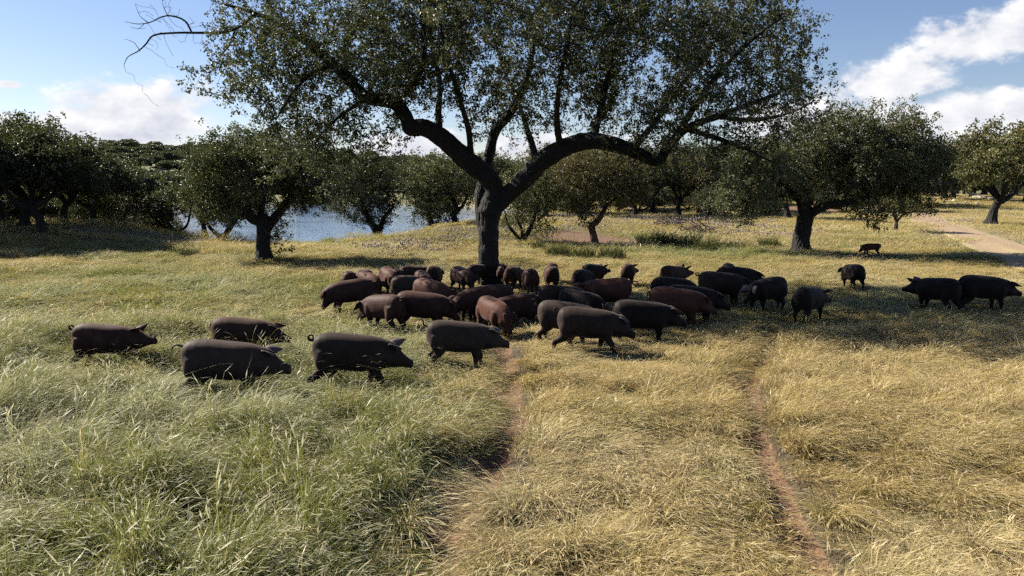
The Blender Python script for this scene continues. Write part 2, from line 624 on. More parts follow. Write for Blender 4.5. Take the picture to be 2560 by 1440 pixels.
def green_field(x, y):
    near = 1 - smooth(x + 0.06 * (y - 8), -2.2, 0.9)
    near = -.05 + .98 * near
    mid = .22 + .52 * (1 - smooth(x, -9.0, 0.5))
    far = .30 + .0 * x
    a = smooth(y, 12, 19)
    b = smooth(y, 22, 30)
    g = near * (1 - a) + mid * a
    g = g * (1 - b) + far * b
    sh = np.exp(-((x - 8.5) / 5) ** 2 - ((y - 19) / 4) ** 2)
    g = g + .28 * sh
    for (u, v, sx, sy, am) in ((1700, 630, 4, 2.6, .6), (1600, 600, 3.5, 3, .4), (430, 640, 6, 4, .3), (1850, 640, 2.4, 1.6, .5),
                               (1390, 1010, 1.2, 1.6, .18), (2250, 645, 4, 1.5, .45), (1250, 600, 4, 4, .25), (850, 600, 5, 4, .25), (1020, 640, 4, 2, .15)):
        p = gp(u, v)
        g = g + am * np.exp(-((x - p[0]) / sx) ** 2 - ((y - p[1]) / sy) ** 2)
    g = g + .6 * smooth(y, 180, 240)
    g = g + .55 * (fbm(x * .35, y * .35, 41) - .5) + .45 * (fbm(x * 1.3, y * 1.3, 42) - .5)
    return np.clip(g, 0, 1)


# ------------------------------------------------------------------ the ground sheet, lake, road
def build_ground():
    rings = np.concatenate(([0.0], np.geomspace(0.8, 3500, 300)))
    fine = np.radians(np.linspace(-48, 48, 240))
    rest = np.radians(np.linspace(48, 312, 90))[1:-1]
    ang = np.concatenate((fine, rest))
    na = len(ang)
    A, RR = np.meshgrid(ang, rings[1:])
    x = np.concatenate(([0.0], (np.sin(A) * RR).ravel()))
    y = np.concatenate(([0.0], (np.cos(A) * RR).ravel()))
    z = terrain(x, y)
    V = np.stack((x, y, z), 1)
    i, k = np.meshgrid(np.arange(len(rings) - 2), np.arange(na), indexing='ij')
    k2 = (k + 1) % na
    q = np.stack((1 + i * na + k, 1 + (i + 1) * na + k, 1 + (i + 1) * na + k2, 1 + i * na + k2), -1).reshape(-1, 4)[:, ::-1]
    kk = np.arange(na)
    tri = np.stack((np.zeros(na, int), 1 + (kk + 1) % na, 1 + kk), 1)
    loops = np.concatenate((q.ravel(), tri.ravel()))
    counts = np.concatenate((np.full(len(q), 4), np.full(len(tri), 3)))
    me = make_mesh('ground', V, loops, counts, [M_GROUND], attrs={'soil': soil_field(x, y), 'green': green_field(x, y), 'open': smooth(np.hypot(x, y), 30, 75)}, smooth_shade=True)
    link('ground', me, kind='structure')


build_ground()


def build_lake():
    a = np.linspace(0, 2 * np.pi, 96, endpoint=False)
    rs = np.linspace(0.02, 1.16, 14)
    V = []
    for r_ in rs:
        V.append(np.stack((-46 + 55 * r_ * np.cos(a), 128 + 84 * r_ * np.sin(a), np.full(96, LAKE_Z)), 1))
    V = np.concatenate(V)
    q = []
    for i in range(len(rs) - 1):
        for k in range(96):
            k2 = (k + 1) % 96
            q.append((i * 96 + k, (i + 1) * 96 + k, (i + 1) * 96 + k2, i * 96 + k2))
    l, c = quads(q)
    link('lake', make_mesh('lake', V, l, c, [M_WATER], smooth_shade=True), kind='structure')


build_lake()


def build_road():
    px = ((2900, 760), (2700, 690), (2560, 640), (2470, 608), (2390, 578), (2320, 556), (2270, 543), (2225, 534), (2150, 526))
    c = spline([gp(*p) for p in px], 60)
    c[:, 1] = np.minimum(c[:, 1], 140)
    T = np.gradient(c, axis=0)
    T /= np.linalg.norm(T, axis=1, keepdims=True)
    N = np.stack((-T[:, 1], T[:, 0]), 1)
    off = np.linspace(-1, 1, 13)
    hw = 1.45
    V, mid = [], []
    for i in range(len(c)):
        for o in off:
            w = hw * (1 + .25 * (fbm(np.array([i * .37]), np.array([o * 3.1]), 9)[0] - .5))
            p = c[i] + N[i] * o * w
            V.append((p[0], p[1], tz(p[0], p[1]) + .05 - .03 * math.exp(-((abs(o) - .55) / .25) ** 2) - .05 * (abs(o) > .95)))
            mid.append(max(math.exp(-(o / .22) ** 2) * min(1, max(0, (26 - i) / 12)), 0.85 * max(0.0, (abs(o) - .62) / .38)))
    k = len(off)
    q = [(i * k + j, i * k + j + 1, (i + 1) * k + j + 1, (i + 1) * k + j) for i in range(len(c) - 1) for j in range(k - 1)]
    l, n = quads(q)
    link('dirt_road', make_mesh('dirt_road', V, l, n, [M_ROAD], attrs={'mid': mid}, smooth_shade=True), kind='structure')
    return c


ROAD = build_road()

# ------------------------------------------------------------------ trees
def resample(pts, radii, step):
    pts = np.asarray(pts, float)
    radii = np.asarray(radii, float)
    L = np.linalg.norm(np.diff(pts, axis=0), axis=1).sum()
    n = max(3, int(L / step) + 1)
    a = spline(np.column_stack((pts, radii)), n)
    return a[:, :3], np.maximum(a[:, 3], .004)


def grow(limbs, attr, step, infl, kill, iters, rng, droop=0.0):
    """limbs: list of (points, radii). Space colonisation from the limbs towards the attractors."""
    P, par, fixed = [], [], []
    for (pts, rad) in limbs:
        pts, rad = resample(pts, rad, step)
        base = -1
        if P:
            d = np.linalg.norm(np.array(P) - pts[0], axis=1)
            base = int(d.argmin())
        for k in range(len(pts)):
            P.append(pts[k])
            par.append(base if k == 0 else len(P) - 2)
            fixed.append(rad[k])
    nlimb = len(P)
    A = np.asarray(attr, float)
    nd = np.full(len(A), 1e9)
    ni = np.zeros(len(A), int)
    start = 0
    for it in range(iters):
        arr = np.array(P)
        for s in range(start, len(arr), 400):
            blk = arr[s:s + 400]
            d2 = ((A ** 2).sum(1)[:, None] + (blk ** 2).sum(1)[None] - 2 * A @ blk.T)
            j = d2.argmin(1)
            dm = np.sqrt(np.maximum(d2[np.arange(len(A)), j], 0))
            up = dm < nd
            nd[up] = dm[up]
            ni[up] = j[up] + s
        start = len(arr)
        keep = nd > kill
        A, nd, ni = A[keep], nd[keep], ni[keep]
        act = nd < infl
        if not act.any():
            break
        dirs = (A[act] - arr[ni[act]]) / nd[act][:, None]
        u, inv = np.unique(ni[act], return_inverse=True)
        acc = np.zeros((len(u), 3))
        np.add.at(acc, inv, dirs)
        acc /= np.linalg.norm(acc, axis=1, keepdims=True) + 1e-9
        acc += rng.normal(0, .28, acc.shape)
        acc[:, 2] -= droop
        acc /= np.linalg.norm(acc, axis=1, keepdims=True) + 1e-9
        for q, dv in zip(u, acc):
            P.append(arr[q] + dv * step)
            par.append(int(q))
            fixed.append(0.0)
    return np.array(P), np.array(par), np.array(fixed), nlimb


def leaf_quads(C, rng, L, W, spread, up=0.5):
    """C: centres with outward direction -> diamond leaf mesh arrays"""
    n = len(C)
    a = rng.normal(0, 1, (n, 3)) + spread
    a /= np.linalg.norm(a, axis=1, keepdims=True) + 1e-9
    nm = rng.normal(0, 1, (n, 3)) + np.array((0, 0, up))
    b = np.cross(nm, a)
    b /= np.linalg.norm(b, axis=1, keepdims=True) + 1e-9
    nn = np.cross(a, b)
    ln = (L * (0.65 + .7 * rng.random(n)))[:, None]
    wd = (W * (0.7 + .6 * rng.random(n)))[:, None]
    fold = wd * .25
    V = np.empty((n, 4, 3))
    V[:, 0] = C - a * ln * .5
    V[:, 1] = C + b * wd * .5 + nn * fold - a * ln * .06
    V[:, 2] = C + a * ln * .5
    V[:, 3] = C - b * wd * .5 + nn * fold - a * ln * .06
    return V.reshape(-1, 3)


def build_tree(name, limbs, attr, rng, step=.22, infl=2.5, kill=.3, iters=90, leaf=(.06, .034), per_node=14, cluster=.13,
               thin=.02, bark=None, leafm=None, droop=0.0, bare=None, split_limbs=False, twig=.005, sides=5, **props):
    bark = bark or M_BARK
    leafm = leafm or M_LEAF
    base = np.array(limbs[0][0][0], float)
    P, par, fixed, nl = grow(limbs, attr, step, infl, kill, iters, rng, droop)
    n = len(P)
    rad = np.zeros(n)
    kids = np.zeros(n, int)
    for i in range(n - 1, -1, -1):
        rad[i] = max(rad[i], twig ** 2.3)
        if par[i] >= 0:
            rad[par[i]] += rad[i]
            kids[par[i]] += 1
    rad = rad ** (1 / 2.3)
    for i in range(n):
        if i < nl:
            rad[i] = fixed[i]
        else:
            rad[i] = min(rad[i], max(rad[par[i]] * .92, twig * .8))
    root = bpy.data.objects.new(name, None)
    COL.objects.link(root)
    root.location = base
    root.empty_display_size = .3
    for k, v in props.items():
        root[k] = v
    # trunk and limbs
    tv, tf, off = [], [], 0
    for li, (pts, rr) in enumerate(limbs):
        p, r_ = resample(pts, rr, .06 if rr[0] > .2 and split_limbs else max(step * .55, .09))
        if li == 0:
            h = p[:, 2] - p[0, 2]
            r_ = r_ * (1 + .45 * np.exp(-h / .20))
        sd = 14 if r_[0] > .12 else 8
        wob = 1 + .10 * (fbm(np.arange(len(p)) * .45, np.full(len(p), li * 3.3), 55) - .5) * 2
        big = r_[0] > .12
        sd = 40 if big else 8
        v, f = tube(p, r_ * wob, sd, rng, .05 if big else .13)
        if big:
            cc = np.repeat(p, sd, axis=0)
            an = np.tile(np.arange(sd), len(p))
            le = np.repeat(np.cumsum(np.concatenate(([0], np.linalg.norm(np.diff(p, axis=0), axis=1)))), sd)
            rel = .5 * (fbm(np.minimum(an, sd - an) * .85 + 5.1 * li, le * 3.0 + 7, 71, 2) - .5) + .35 * (fbm(np.minimum(an, sd - an) * .3 + 2, le * 1.3 + 3 * li, 72, 2) - .5)
            if li == 0:
                rel = rel + .9 * np.exp(-le / .28) * (fbm(np.minimum(an, sd - an) * .28 + 9, le * 0 + 1, 73, 1) - .45)
            v = cc + (v - cc) * (1 + .42 * rel)[:, None]
        v[:] = v - base
        if split_limbs and li > 0:
            l, c = quads(f)
            link('limb', make_mesh('limb', v, l, c, [bark], smooth_shade=True), root)
        else:
            tv.append(v)
            tf.append(f + off)
            off += len(v)
    l, c = quads(np.concatenate(tf))
    link('trunk', make_mesh('trunk', np.concatenate(tv), l, c, [bark], smooth_shade=True), root)
    # grown branches
    g = np.arange(nl, n)
    if len(g):
        D = P[g] - P[par[g]]
        D /= np.linalg.norm(D, axis=1, keepdims=True) + 1e-9
        allD = np.zeros((n, 3))
        allD[:, 2] = 1
        allD[g] = D
        ref = np.tile(np.array((.31, .17, .93)), (n, 1))
        U = np.cross(allD, ref)
        U /= np.linalg.norm(U, axis=1, keepdims=True) + 1e-9
        Wv = np.cross(allD, U)
        a = np.linspace(0, 2 * np.pi, sides, endpoint=False)
        rs = np.minimum(rad, .09)
        ring = P[:, None, :] + rs[:, None, None] * (np.cos(a)[None, :, None] * U[:, None, :] + np.sin(a)[None, :, None] * Wv[:, None, :])
        ring = ring.reshape(-1, 3) - base
        k = np.arange(sides)
        k2 = (k + 1) % sides
        # parents that are limb nodes get their own starting ring oriented with the child
        limb_child = g[par[g] < nl]
        extra = P[par[limb_child]][:, None, :] + (rs[limb_child] * 1.15)[:, None, None] * (np.cos(a)[None, :, None] * U[limb_child][:, None, :] + np.sin(a)[None, :, None] * Wv[limb_child][:, None, :])
        extra = extra.reshape(-1, 3) - base
        lookup = {int(ch): n + j for j, ch in enumerate(limb_child)}
        pb = np.array([lookup.get(int(i), int(par[i])) for i in g])
        F = np.stack((pb[:, None] * sides + k[None], pb[:, None] * sides + k2[None], g[:, None] * sides + k2[None], g[:, None] * sides + k[None]), -1).reshape(-1, 4)
        V = np.concatenate((ring, extra))
        used = np.unique(F)
        remap = np.zeros(len(V), int)
        remap[used] = np.arange(len(used))
        l, c = quads(remap[F])
        link('branches', make_mesh('branches', V[used], l, c, [bark], smooth_shade=True), root, kind='stuff')
    # leaves
    leafy = g[(rad[g] < thin)]
    if bare is not None:
        leafy = leafy[~bare(P[leafy])]
    tips = kids[leafy] == 0
    sprigs = np.where(tips, 3, 2)
    sidx = np.repeat(leafy, sprigs)
    sd_ = rng.normal(0, 1, (len(sidx), 3)) * cluster * .95
    sd_[:, 2] += cluster * .2
    scen = P[sidx] + sd_ - (P[sidx] - P[par[sidx]]) * rng.random((len(sidx), 1))
    k_ = rng.poisson(per_node * .55, len(sidx)) + 1
    sp = np.repeat(np.arange(len(sidx)), k_)
    idx = sidx[sp]
    outd = P[idx] - P[par[idx]]
    outd /= np.linalg.norm(outd, axis=1, keepdims=True) + 1e-9
    C = scen[sp] + rng.normal(0, cluster * .42, (len(idx), 3))
    V = leaf_quads(C, rng, leaf[0], leaf[1], outd * .9, .6) - base
    clump = fbm(P[:, 0] * 1.1 + P[:, 2] * .7, P[:, 1] * 1.1 - P[:, 2] * .9, 77, 3)[idx]
    rnd = np.clip(rng.random(len(idx)) * .75 + (clump - .5) * 1.1 + .1, 0, 1)
    q = np.arange(len(V)).reshape(-1, 4)
    l, c = quads(q)
    if len(idx):
        link('crown', make_mesh('crown', V, l, c, [leafm], attrs={'rnd': np.repeat(rnd, 4)}), root, kind='stuff')
    return root, len(idx)


def lumps(rng, n, centres, density_noise=0.0, seed=0, clump=8, sig=.45):
    """clumpy attractor points in a union of ellipsoids [(centre, radii, weight)]"""
    w = np.array([c[2] for c in centres], float)
    w /= w.sum()
    out = []
    m = n // clump
    pick = rng.choice(len(centres), m, p=w)
    for k in pick:
        c, r_, _ = centres[k]
        d = rng.normal(0, 1, 3)
        d /= np.linalg.norm(d)
        p = np.array(c) + d * np.array(r_) * rng.random() ** .42
        out.append(p + rng.normal(0, sig, (clump, 3)))
    return np.concatenate(out)


LEAF_TOTAL = 0


def main_oak():
    global LEAF_TOTAL
    rng = np.random.default_rng(11)
    D = 22.6

    def L(px, rad):
        pts = [at(u, v, D + dd) for (u, v, dd) in px]
        return np.array(pts), np.array(rad) * .86
    base = at(1226, 722, D)
    trunk_px = [(1226, 728, 0), (1223, 680, 0), (1222, 620, 0), (1223, 560, 0), (1228, 515, 0), (1240, 482, 0)]
    limbs = [
        L(trunk_px, [.38, .36, .34, .35, .42, .34]),
        L([(1222, 670, .02), (1214, 600, .10), (1204, 520, .16), (1208, 460, .2), (1215, 425, .3), (1226, 372, .5), (1240, 325, .8), (1272, 288, 1.2), (1305, 225, 1.7), (1330, 140, 2.2), (1340, 40, 2.6)],
          [.16, .24, .25, .23, .2, .18, .17, .16, .13, .09, .05]),
        L([(1243, 510, 0), (1228, 452, -.1), (1168, 402, -.3), (1108, 347, -.6), (1062, 320, -.8), (1026, 318, -.9), (1012, 288, -1.0), (985, 256, -1.1), (920, 243, -1.2), (872, 202, -1.3), (832, 160, -1.3), (772, 108, -1.2), (705, 62, -1.0), (640, 34, -.8), (560, 10, -.7)],
          [.33, .33, .33, .32, .29, .26, .23, .22, .19, .17, .16, .13, .10, .07, .045]),
        L([(1238, 520, 0), (1268, 488, -.1), (1308, 452, -.3), (1350, 408, -.5), (1402, 374, -.7), (1470, 352, -.9), (1540, 362, -1.1), (1600, 386, -1.2), (1645, 404, -1.3), (1668, 372, -1.4), (1716, 322, -1.5), (1790, 292, -1.6), (1870, 262, -1.6), (1950, 232, -1.5)],
          [.30, .31, .31, .31, .30, .28, .25, .21, .17, .14, .12, .10, .08, .05]),
        # secondary limbs
        L([(1100, 345, -.6), (1096, 280, -.2), (1100, 210, .4), (1082, 130, 1.0), (1060, 30, 1.4)], [.12, .11, .09, .07, .04]),
        L([(1178, 405, -.2), (1172, 330, -1.0), (1150, 250, -2.2), (1120, 150, -3.2), (1100, 60, -3.8)], [.12, .10, .08, .06, .035]),
        L([(985, 256, -1.1), (1040, 205, -1.8), (1062, 120, -2.6), (1050, 20, -3.0)], [.12, .10, .07, .04]),
        L([(870, 202, -1.3), (860, 130, -.2), (900, 50, 1.0), (930, -20, 1.8)], [.11, .09, .06, .035]),
        L([(832, 160, -1.3), (770, 190, -2.4), (720, 250, -3.1), (690, 300, -3.4)], [.09, .07, .045, .02]),
        L([(920, 243, -1.2), (850, 290, -.4), (800, 340, .4)], [.09, .06, .03]),
        L([(1345, 412, -.5), (1322, 335, .4), (1300, 270, 1.2), (1262, 180, 2.2), (1230, 80, 3.0)], [.13, .10, .08, .06, .035]),
        L([(1402, 374, -.7), (1392, 300, -1.8), (1400, 200, -3.0), (1420, 100, -3.8), (1430, 20, -4.2)], [.12, .10, .08, .06, .03]),
        L([(1482, 352, -.9), (1502, 272, -.4), (1522, 180, .2), (1542, 90, .8), (1560, 0, 1.4)], [.13, .11, .09, .06, .035]),
        L([(1580, 377, -1.1), (1640, 302, -.2), (1682, 240, .8), (1752, 150, 1.8), (1820, 60, 2.4)], [.12, .10, .08, .06, .03]),
        L([(1668, 372, -1.4), (1740, 262, -2.6), (1800, 180, -3.4), (1880, 100, -3.8), (1960, 40, -3.9)], [.12, .10, .075, .05, .025]),
        L([(1716, 322, -1.5), (1790, 345, -2.4), (1860, 370, -3.0), (1920, 400, -3.2)], [.10, .08, .05, .025]),
        L([(1790, 292, -1.6), (1890, 300, -.4), (1980, 280, .4), (2040, 250, .8)], [.08, .06, .04, .02]),
        # the bare limb reaching out at the left
        L([(640, 34, -.8), (600, 66, -.9), (560, 80, -1.0), (515, 82, -1.1), (440, 82, -1.2), (385, 88, -1.2), (365, 110, -1.2), (345, 128, -1.2), (320, 142, -1.2), (310, 162, -1.2)],
          [.065, .055, .05, .045, .036, .03, .025, .02, .014, .008]),
        L([(480, 82, -1.1), (462, 52, -1.1), (430, 40, -1.1), (405, 42, -1.1), (375, 56, -1.1), (345, 60, -1.1), (312, 54, -1.1)], [.032, .03, .027, .023, .018, .012, .006]),
        L([(420, 40, -1.1), (410, 20, -1.1), (405, 2, -1.1)], [.015, .01, .005]),
        L([(372, 57, -1.1), (350, 40, -1.0), (338, 10, -1.0)], [.012, .009, .004]),
        L([(362, 58, -1.1), (345, 72, -1.1), (325, 66, -1.1)], [.010, .007, .004]),
        L([(350, 128, -1.2), (335, 106, -1.2), (312, 98, -1.2)], [.012, .009, .004]),
        L([(590, 70, -.9), (575, 110, -.9), (560, 130, -.9), (552, 142, -.9)], [.04, .035, .025, .012]),
        L([(690, 300, -3.2), (640, 232, -3.2), (580, 225, -3.2), (515, 240, -3.2)], [.02, .016, .011, .005]),
    ]
    m = D / FPX

    def E(u, v, ru, rv, dd, rd, w):
        return (at(u, v, D + dd), (ru * m, rd, rv * m), w)
    el_ = [E(680, 110, 150, 95, -1.0, 2.2, 5), E(700, 235, 130, 100, -1.6, 2.0, 4), E(780, 325, 160, 66, -.6, 2.0, 3.4),
           E(900, 90, 190, 130, -.6, 3.4, 7), E(960, 185, 120, 70, -1.6, 2.4, 3.5), E(1080, 90, 180, 120, -.3, 4.2, 8), E(1250, 60, 220, 130, 0, 4.8, 9),
           E(1200, 200, 160, 80, .2, 3.6, 6), E(1400, 100, 200, 140, 0, 4.8, 9), E(1420, 225, 170, 85, -.4, 3.6, 7), E(1600, 110, 200, 140, -.3, 4.4, 8),
           E(1580, 245, 150, 70, -.5, 3.0, 5), E(1780, 120, 170, 130, -.6, 3.6, 7), E(1920, 130, 110, 105, -.8, 2.4, 4.2), E(2010, 120, 55, 45, -.8, 1.2, .8),
           E(1830, 290, 200, 90, -1.4, 2.6, 6.5), E(1690, 365, 90, 45, -1.3, 1.3, 1.5), E(430, 70, 90, 45, -1.1, .6, .35), E(1200, 50, 180, 80, -3.6, 1.8, 3.5), E(1500, 70, 180, 80, -3.8, 1.8, 3.5), E(980, 70, 150, 80, -3.4, 1.6, 2.5), E(1790, 110, 150, 80, -3.4, 1.6, 2.5), E(1350, -60, 300, 40, -3.0, 2.0, 2.5), E(1960, 330, 110, 95, -1.4, 2.0, 4), E(1800, 385, 140, 55, -2.2, 1.6, 3), E(2010, 220, 70, 60, -.6, 1.4, 1),
           E(1250, -60, 420, 50, 0, 4.2, 6), E(880, -30, 260, 50, 0, 3.0, 3), E(1660, -10, 220, 45, 0, 3.2, 2.4), E(560, 50, 75, 55, -.8, 1.2, 1.8), E(600, 160, 60, 60, -1.4, 1.2, 1.4),
           E(1050, 300, 60, 30, -1.0, 1.4, .5), E(940, 340, 70, 60, -.9, 1.2, .8), E(690, 340, 90, 50, -2.2, 1.4, 1.6), E(860, 390, 90, 36, -.8, 1.4, .9)]
    attr = lumps(rng, 11000, el_, clump=70, sig=.46)
    r_, nlf = build_tree('holm_oak', limbs, attr, rng, step=.2, infl=2.2, kill=.26, iters=80, leaf=(.084, .05), per_node=14, cluster=.12,
                         thin=.026, split_limbs=True, droop=.10, bare=lambda p: p[:, 0] < at(545, 100, D)[0],
                         label='huge spreading holm oak in the middle with forked trunk among the pigs', category='tree')
    LEAF_TOTAL += nlf


main_oak()


def px_tree(d, limbs_px, ells, n, seed, label, name='holm_oak', leaf=(.1, .06), per_node=14, leafm=None, bark=None, sig=.3, kill=.34, step=.26,
            cluster=.17, thin=.03, group=None, infl=2.5, rd=None):
    global LEAF_TOTAL
    rng = np.random.default_rng(seed)
    m = d / FPX
    u0, v0 = limbs_px[0][0][0][:2]
    p0 = at(u0, v0, d)
    zb = tz(p0[0], d)
    dz = zb - p0[2] - .08
    limbs = []
    for i, (pl, rl) in enumerate(limbs_px):
        pts = np.array([at(q[0], q[1], d + (q[2] if len(q) > 2 else 0)) for q in pl])
        fade = np.exp(-(pts[:, 2] - p0[2]) / 1.0)
        pts[:, 2] += dz * np.clip(fade, 0, 1)
        limbs.append((pts, np.array(rl)))
    el_ = [(at(u, v, d + dd), (ru * m, rdm, rv * m), w) for (u, v, ru, rv, dd, rdm, w) in ells]
    attr = lumps(rng, n, el_, clump=7, sig=sig)
    kw = dict(label=label, category='tree')
    if group:
        kw['group'] = group
    root, k = build_tree(name, limbs, attr, rng, step=step, infl=infl, kill=kill, iters=60, leaf=leaf, per_node=per_node, cluster=cluster,
                         thin=thin, leafm=leafm, bark=bark or M_BARK_FAR, sides=4, twig=.007, **kw)
    LEAF_TOTAL += k
    return root


# left tree by the water
px_tree(31.0, [
    ([(662, 652), (658, 615), (660, 580), (662, 560), (655, 535)], [.33, .27, .26, .30, .2]),
    ([(664, 568), (690, 540, .2), (722, 500, .4), (742, 470, .6), (770, 430, .9)], [.22, .2, .17, .13, .06]),
    ([(655, 556), (625, 540, -.3), (615, 505, -.5), (612, 460, -.7), (600, 400, -.9)], [.22, .2, .17, .12, .06]),
    ([(620, 520, -.4), (570, 480, .4), (520, 440, 1.0)], [.12, .09, .04]),
    ([(650, 545), (660, 480, .8), (665, 410, 1.4)], [.15, .1, .05]),
], [(560, 400, 110, 55, 0, 2.2, 5), (660, 390, 110, 50, 0, 2.4, 5), (760, 420, 80, 60, 0, 2.0, 4), (520, 470, 70, 50, 0, 1.6, 2.4), (650, 450, 140, 45, 0, 2.2, 4),
    (570, 520, 70, 26, 0, 1.5, 1.0), (745, 505, 70, 28, 0, 1.4, 1.2), (590, 355, 60, 26, 0, 1.4, 1.6), (800, 470, 40, 50, 0, 1.2, 1.4), (700, 580, 30, 18, .2, .7, .5)],
    3600, 21, 'holm oak with short dark forked trunk standing left in front of the lake', leaf=(.095, .057), per_node=20, cluster=.16, step=.2, kill=.25, sig=.22, thin=.024)

# right tree with the low curved limb
px_tree(34.0, [
    ([(2003, 634), (2003, 600), (2010, 565), (2014, 535), (2005, 505), (1985, 480)], [.42, .34, .33, .34, .24, .16]),
    ([(2014, 556), (2035, 528, -.3), (2075, 512, -.6), (2110, 508, -.8), (2160, 495, -1.0), (2210, 470, -1.0)], [.2, .2, .19, .16, .11, .05]),
    ([(2008, 515), (2020, 460, .4), (2050, 400, .8), (2080, 340, 1.2)], [.22, .18, .13, .06]),
    ([(1990, 490), (1940, 450, -.4), (1890, 420, -.7)], [.16, .12, .05]),
    ([(2030, 440, .5), (2120, 400, .2), (2200, 360, 0)], [.15, .1, .05]),
], [(2090, 330, 100, 50, 0, 2.6, 5), (2220, 340, 110, 50, 0, 2.4, 5), (2300, 400, 70, 55, 0, 2.0, 3.5), (2150, 420, 190, 55, 0, 3.0, 9), (1990, 400, 110, 60, 0, 2.4, 5),
    (1880, 440, 80, 50, -.4, 1.8, 3.6), (1850, 500, 70, 36, -.4, 1.6, 2.6), (2225, 462, 100, 26, 0, 1.8, 2.6), (2300, 470, 60, 40, 0, 1.5, 1.8), (1960, 480, 70, 26, 0, 1.5, 1.8), (2180, 540, 40, 14, -.5, .8, .4)],
    5600, 22, 'broad holm oak at right whose low limb curves out over the grass', leaf=(.105, .062), per_node=22, cluster=.18, step=.22, kill=.28, sig=.25, thin=.026)

# trees by the near shore, behind the big oak's left
px_tree(52, [([(952, 566), (948, 552), (935, 538, 0), (915, 528, 0)], [.3, .27, .24, .18]), ([(945, 550), (960, 525), (985, 505)], [.2, .16, .08]),
             ([(925, 532), (900, 490), (890, 440)], [.2, .14, .07])],
        [(890, 430, 80, 45, 0, 2.4, 5), (960, 430, 55, 40, 0, 2.2, 3), (880, 490, 65, 45, 0, 2.2, 4), (950, 490, 55, 40, 0, 2, 2.5), (890, 540, 55, 18, 0, 1.6, 1.6), (960, 545, 24, 12, 0, 1, .6)],
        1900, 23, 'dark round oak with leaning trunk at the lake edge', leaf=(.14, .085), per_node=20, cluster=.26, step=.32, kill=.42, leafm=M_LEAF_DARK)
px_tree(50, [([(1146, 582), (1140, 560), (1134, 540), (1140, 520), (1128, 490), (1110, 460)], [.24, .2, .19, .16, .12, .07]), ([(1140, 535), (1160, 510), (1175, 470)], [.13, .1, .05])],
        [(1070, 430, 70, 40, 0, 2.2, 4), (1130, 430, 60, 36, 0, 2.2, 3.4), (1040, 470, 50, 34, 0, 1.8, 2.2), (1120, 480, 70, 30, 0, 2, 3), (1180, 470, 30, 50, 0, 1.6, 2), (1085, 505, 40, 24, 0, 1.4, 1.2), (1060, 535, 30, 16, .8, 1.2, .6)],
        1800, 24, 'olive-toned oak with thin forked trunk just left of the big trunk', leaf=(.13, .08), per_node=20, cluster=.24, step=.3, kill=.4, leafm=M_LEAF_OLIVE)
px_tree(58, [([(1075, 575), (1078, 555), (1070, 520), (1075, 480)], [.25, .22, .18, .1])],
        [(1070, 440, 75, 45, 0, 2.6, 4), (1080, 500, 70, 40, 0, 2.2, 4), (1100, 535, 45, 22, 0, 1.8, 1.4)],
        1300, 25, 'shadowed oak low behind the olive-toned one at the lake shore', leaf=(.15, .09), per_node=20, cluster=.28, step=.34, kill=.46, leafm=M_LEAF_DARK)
# many-stemmed bush oak right of the trunk
px_tree(40, [([(1305, 612), (1312, 598), (1325, 575), (1335, 545), (1345, 510)], [.14, .12, .11, .09, .05]), ([(1302, 608), (1285, 585), (1268, 560), (1262, 530)], [.11, .09, .07, .03]),
             ([(1306, 605), (1304, 575), (1292, 545), (1298, 510)], [.1, .08, .06, .03])],
        [(1330, 500, 60, 50, 0, 1.6, 4), (1290, 470, 50, 40, 0, 1.4, 2.6), (1370, 470, 50, 40, 0, 1.4, 2.6), (1290, 555, 34, 24, 0, .9, 1), (1345, 560, 30, 24, 0, .9, 1), (1330, 430, 50, 26, 0, 1.3, 1.6)],
        1500, 26, 'bushy young oak with several thin stems just right of the big trunk', leaf=(.10, .06), per_node=18, cluster=.17, step=.24, kill=.32, leafm=M_LEAF_OLIVE)
# leaning tree on the bare soil
px_tree(39.5, [([(1486, 612), (1484, 590), (1480, 566), (1490, 556), (1503, 540), (1514, 516), (1520, 490), (1522, 450)], [.20, .17, .165, .15, .13, .11, .09, .06]),
               ([(1482, 566), (1475, 560), (1470, 556)], [.1, .07, .03]), ([(1512, 518), (1545, 490), (1580, 460)], [.1, .07, .04])],
        [(1500, 440, 80, 50, 0, 2.0, 5), (1570, 440, 70, 46, 0, 1.8, 3.4), (1440, 466, 55, 28, 0, 1.5, 1.8), (1540, 476, 80, 24, 0, 1.6, 2.2), (1462, 534, 26, 13, -.3, .7, .35), (1440, 420, 50, 30, 0, 1.5, 2)],
        2300, 27, 'oak with bent reddish trunk on a patch of bare soil', leaf=(.105, .062), per_node=19, cluster=.19, step=.24, kill=.31, leafm=M_LEAF_BROWN, bark=M_BARK_RED)

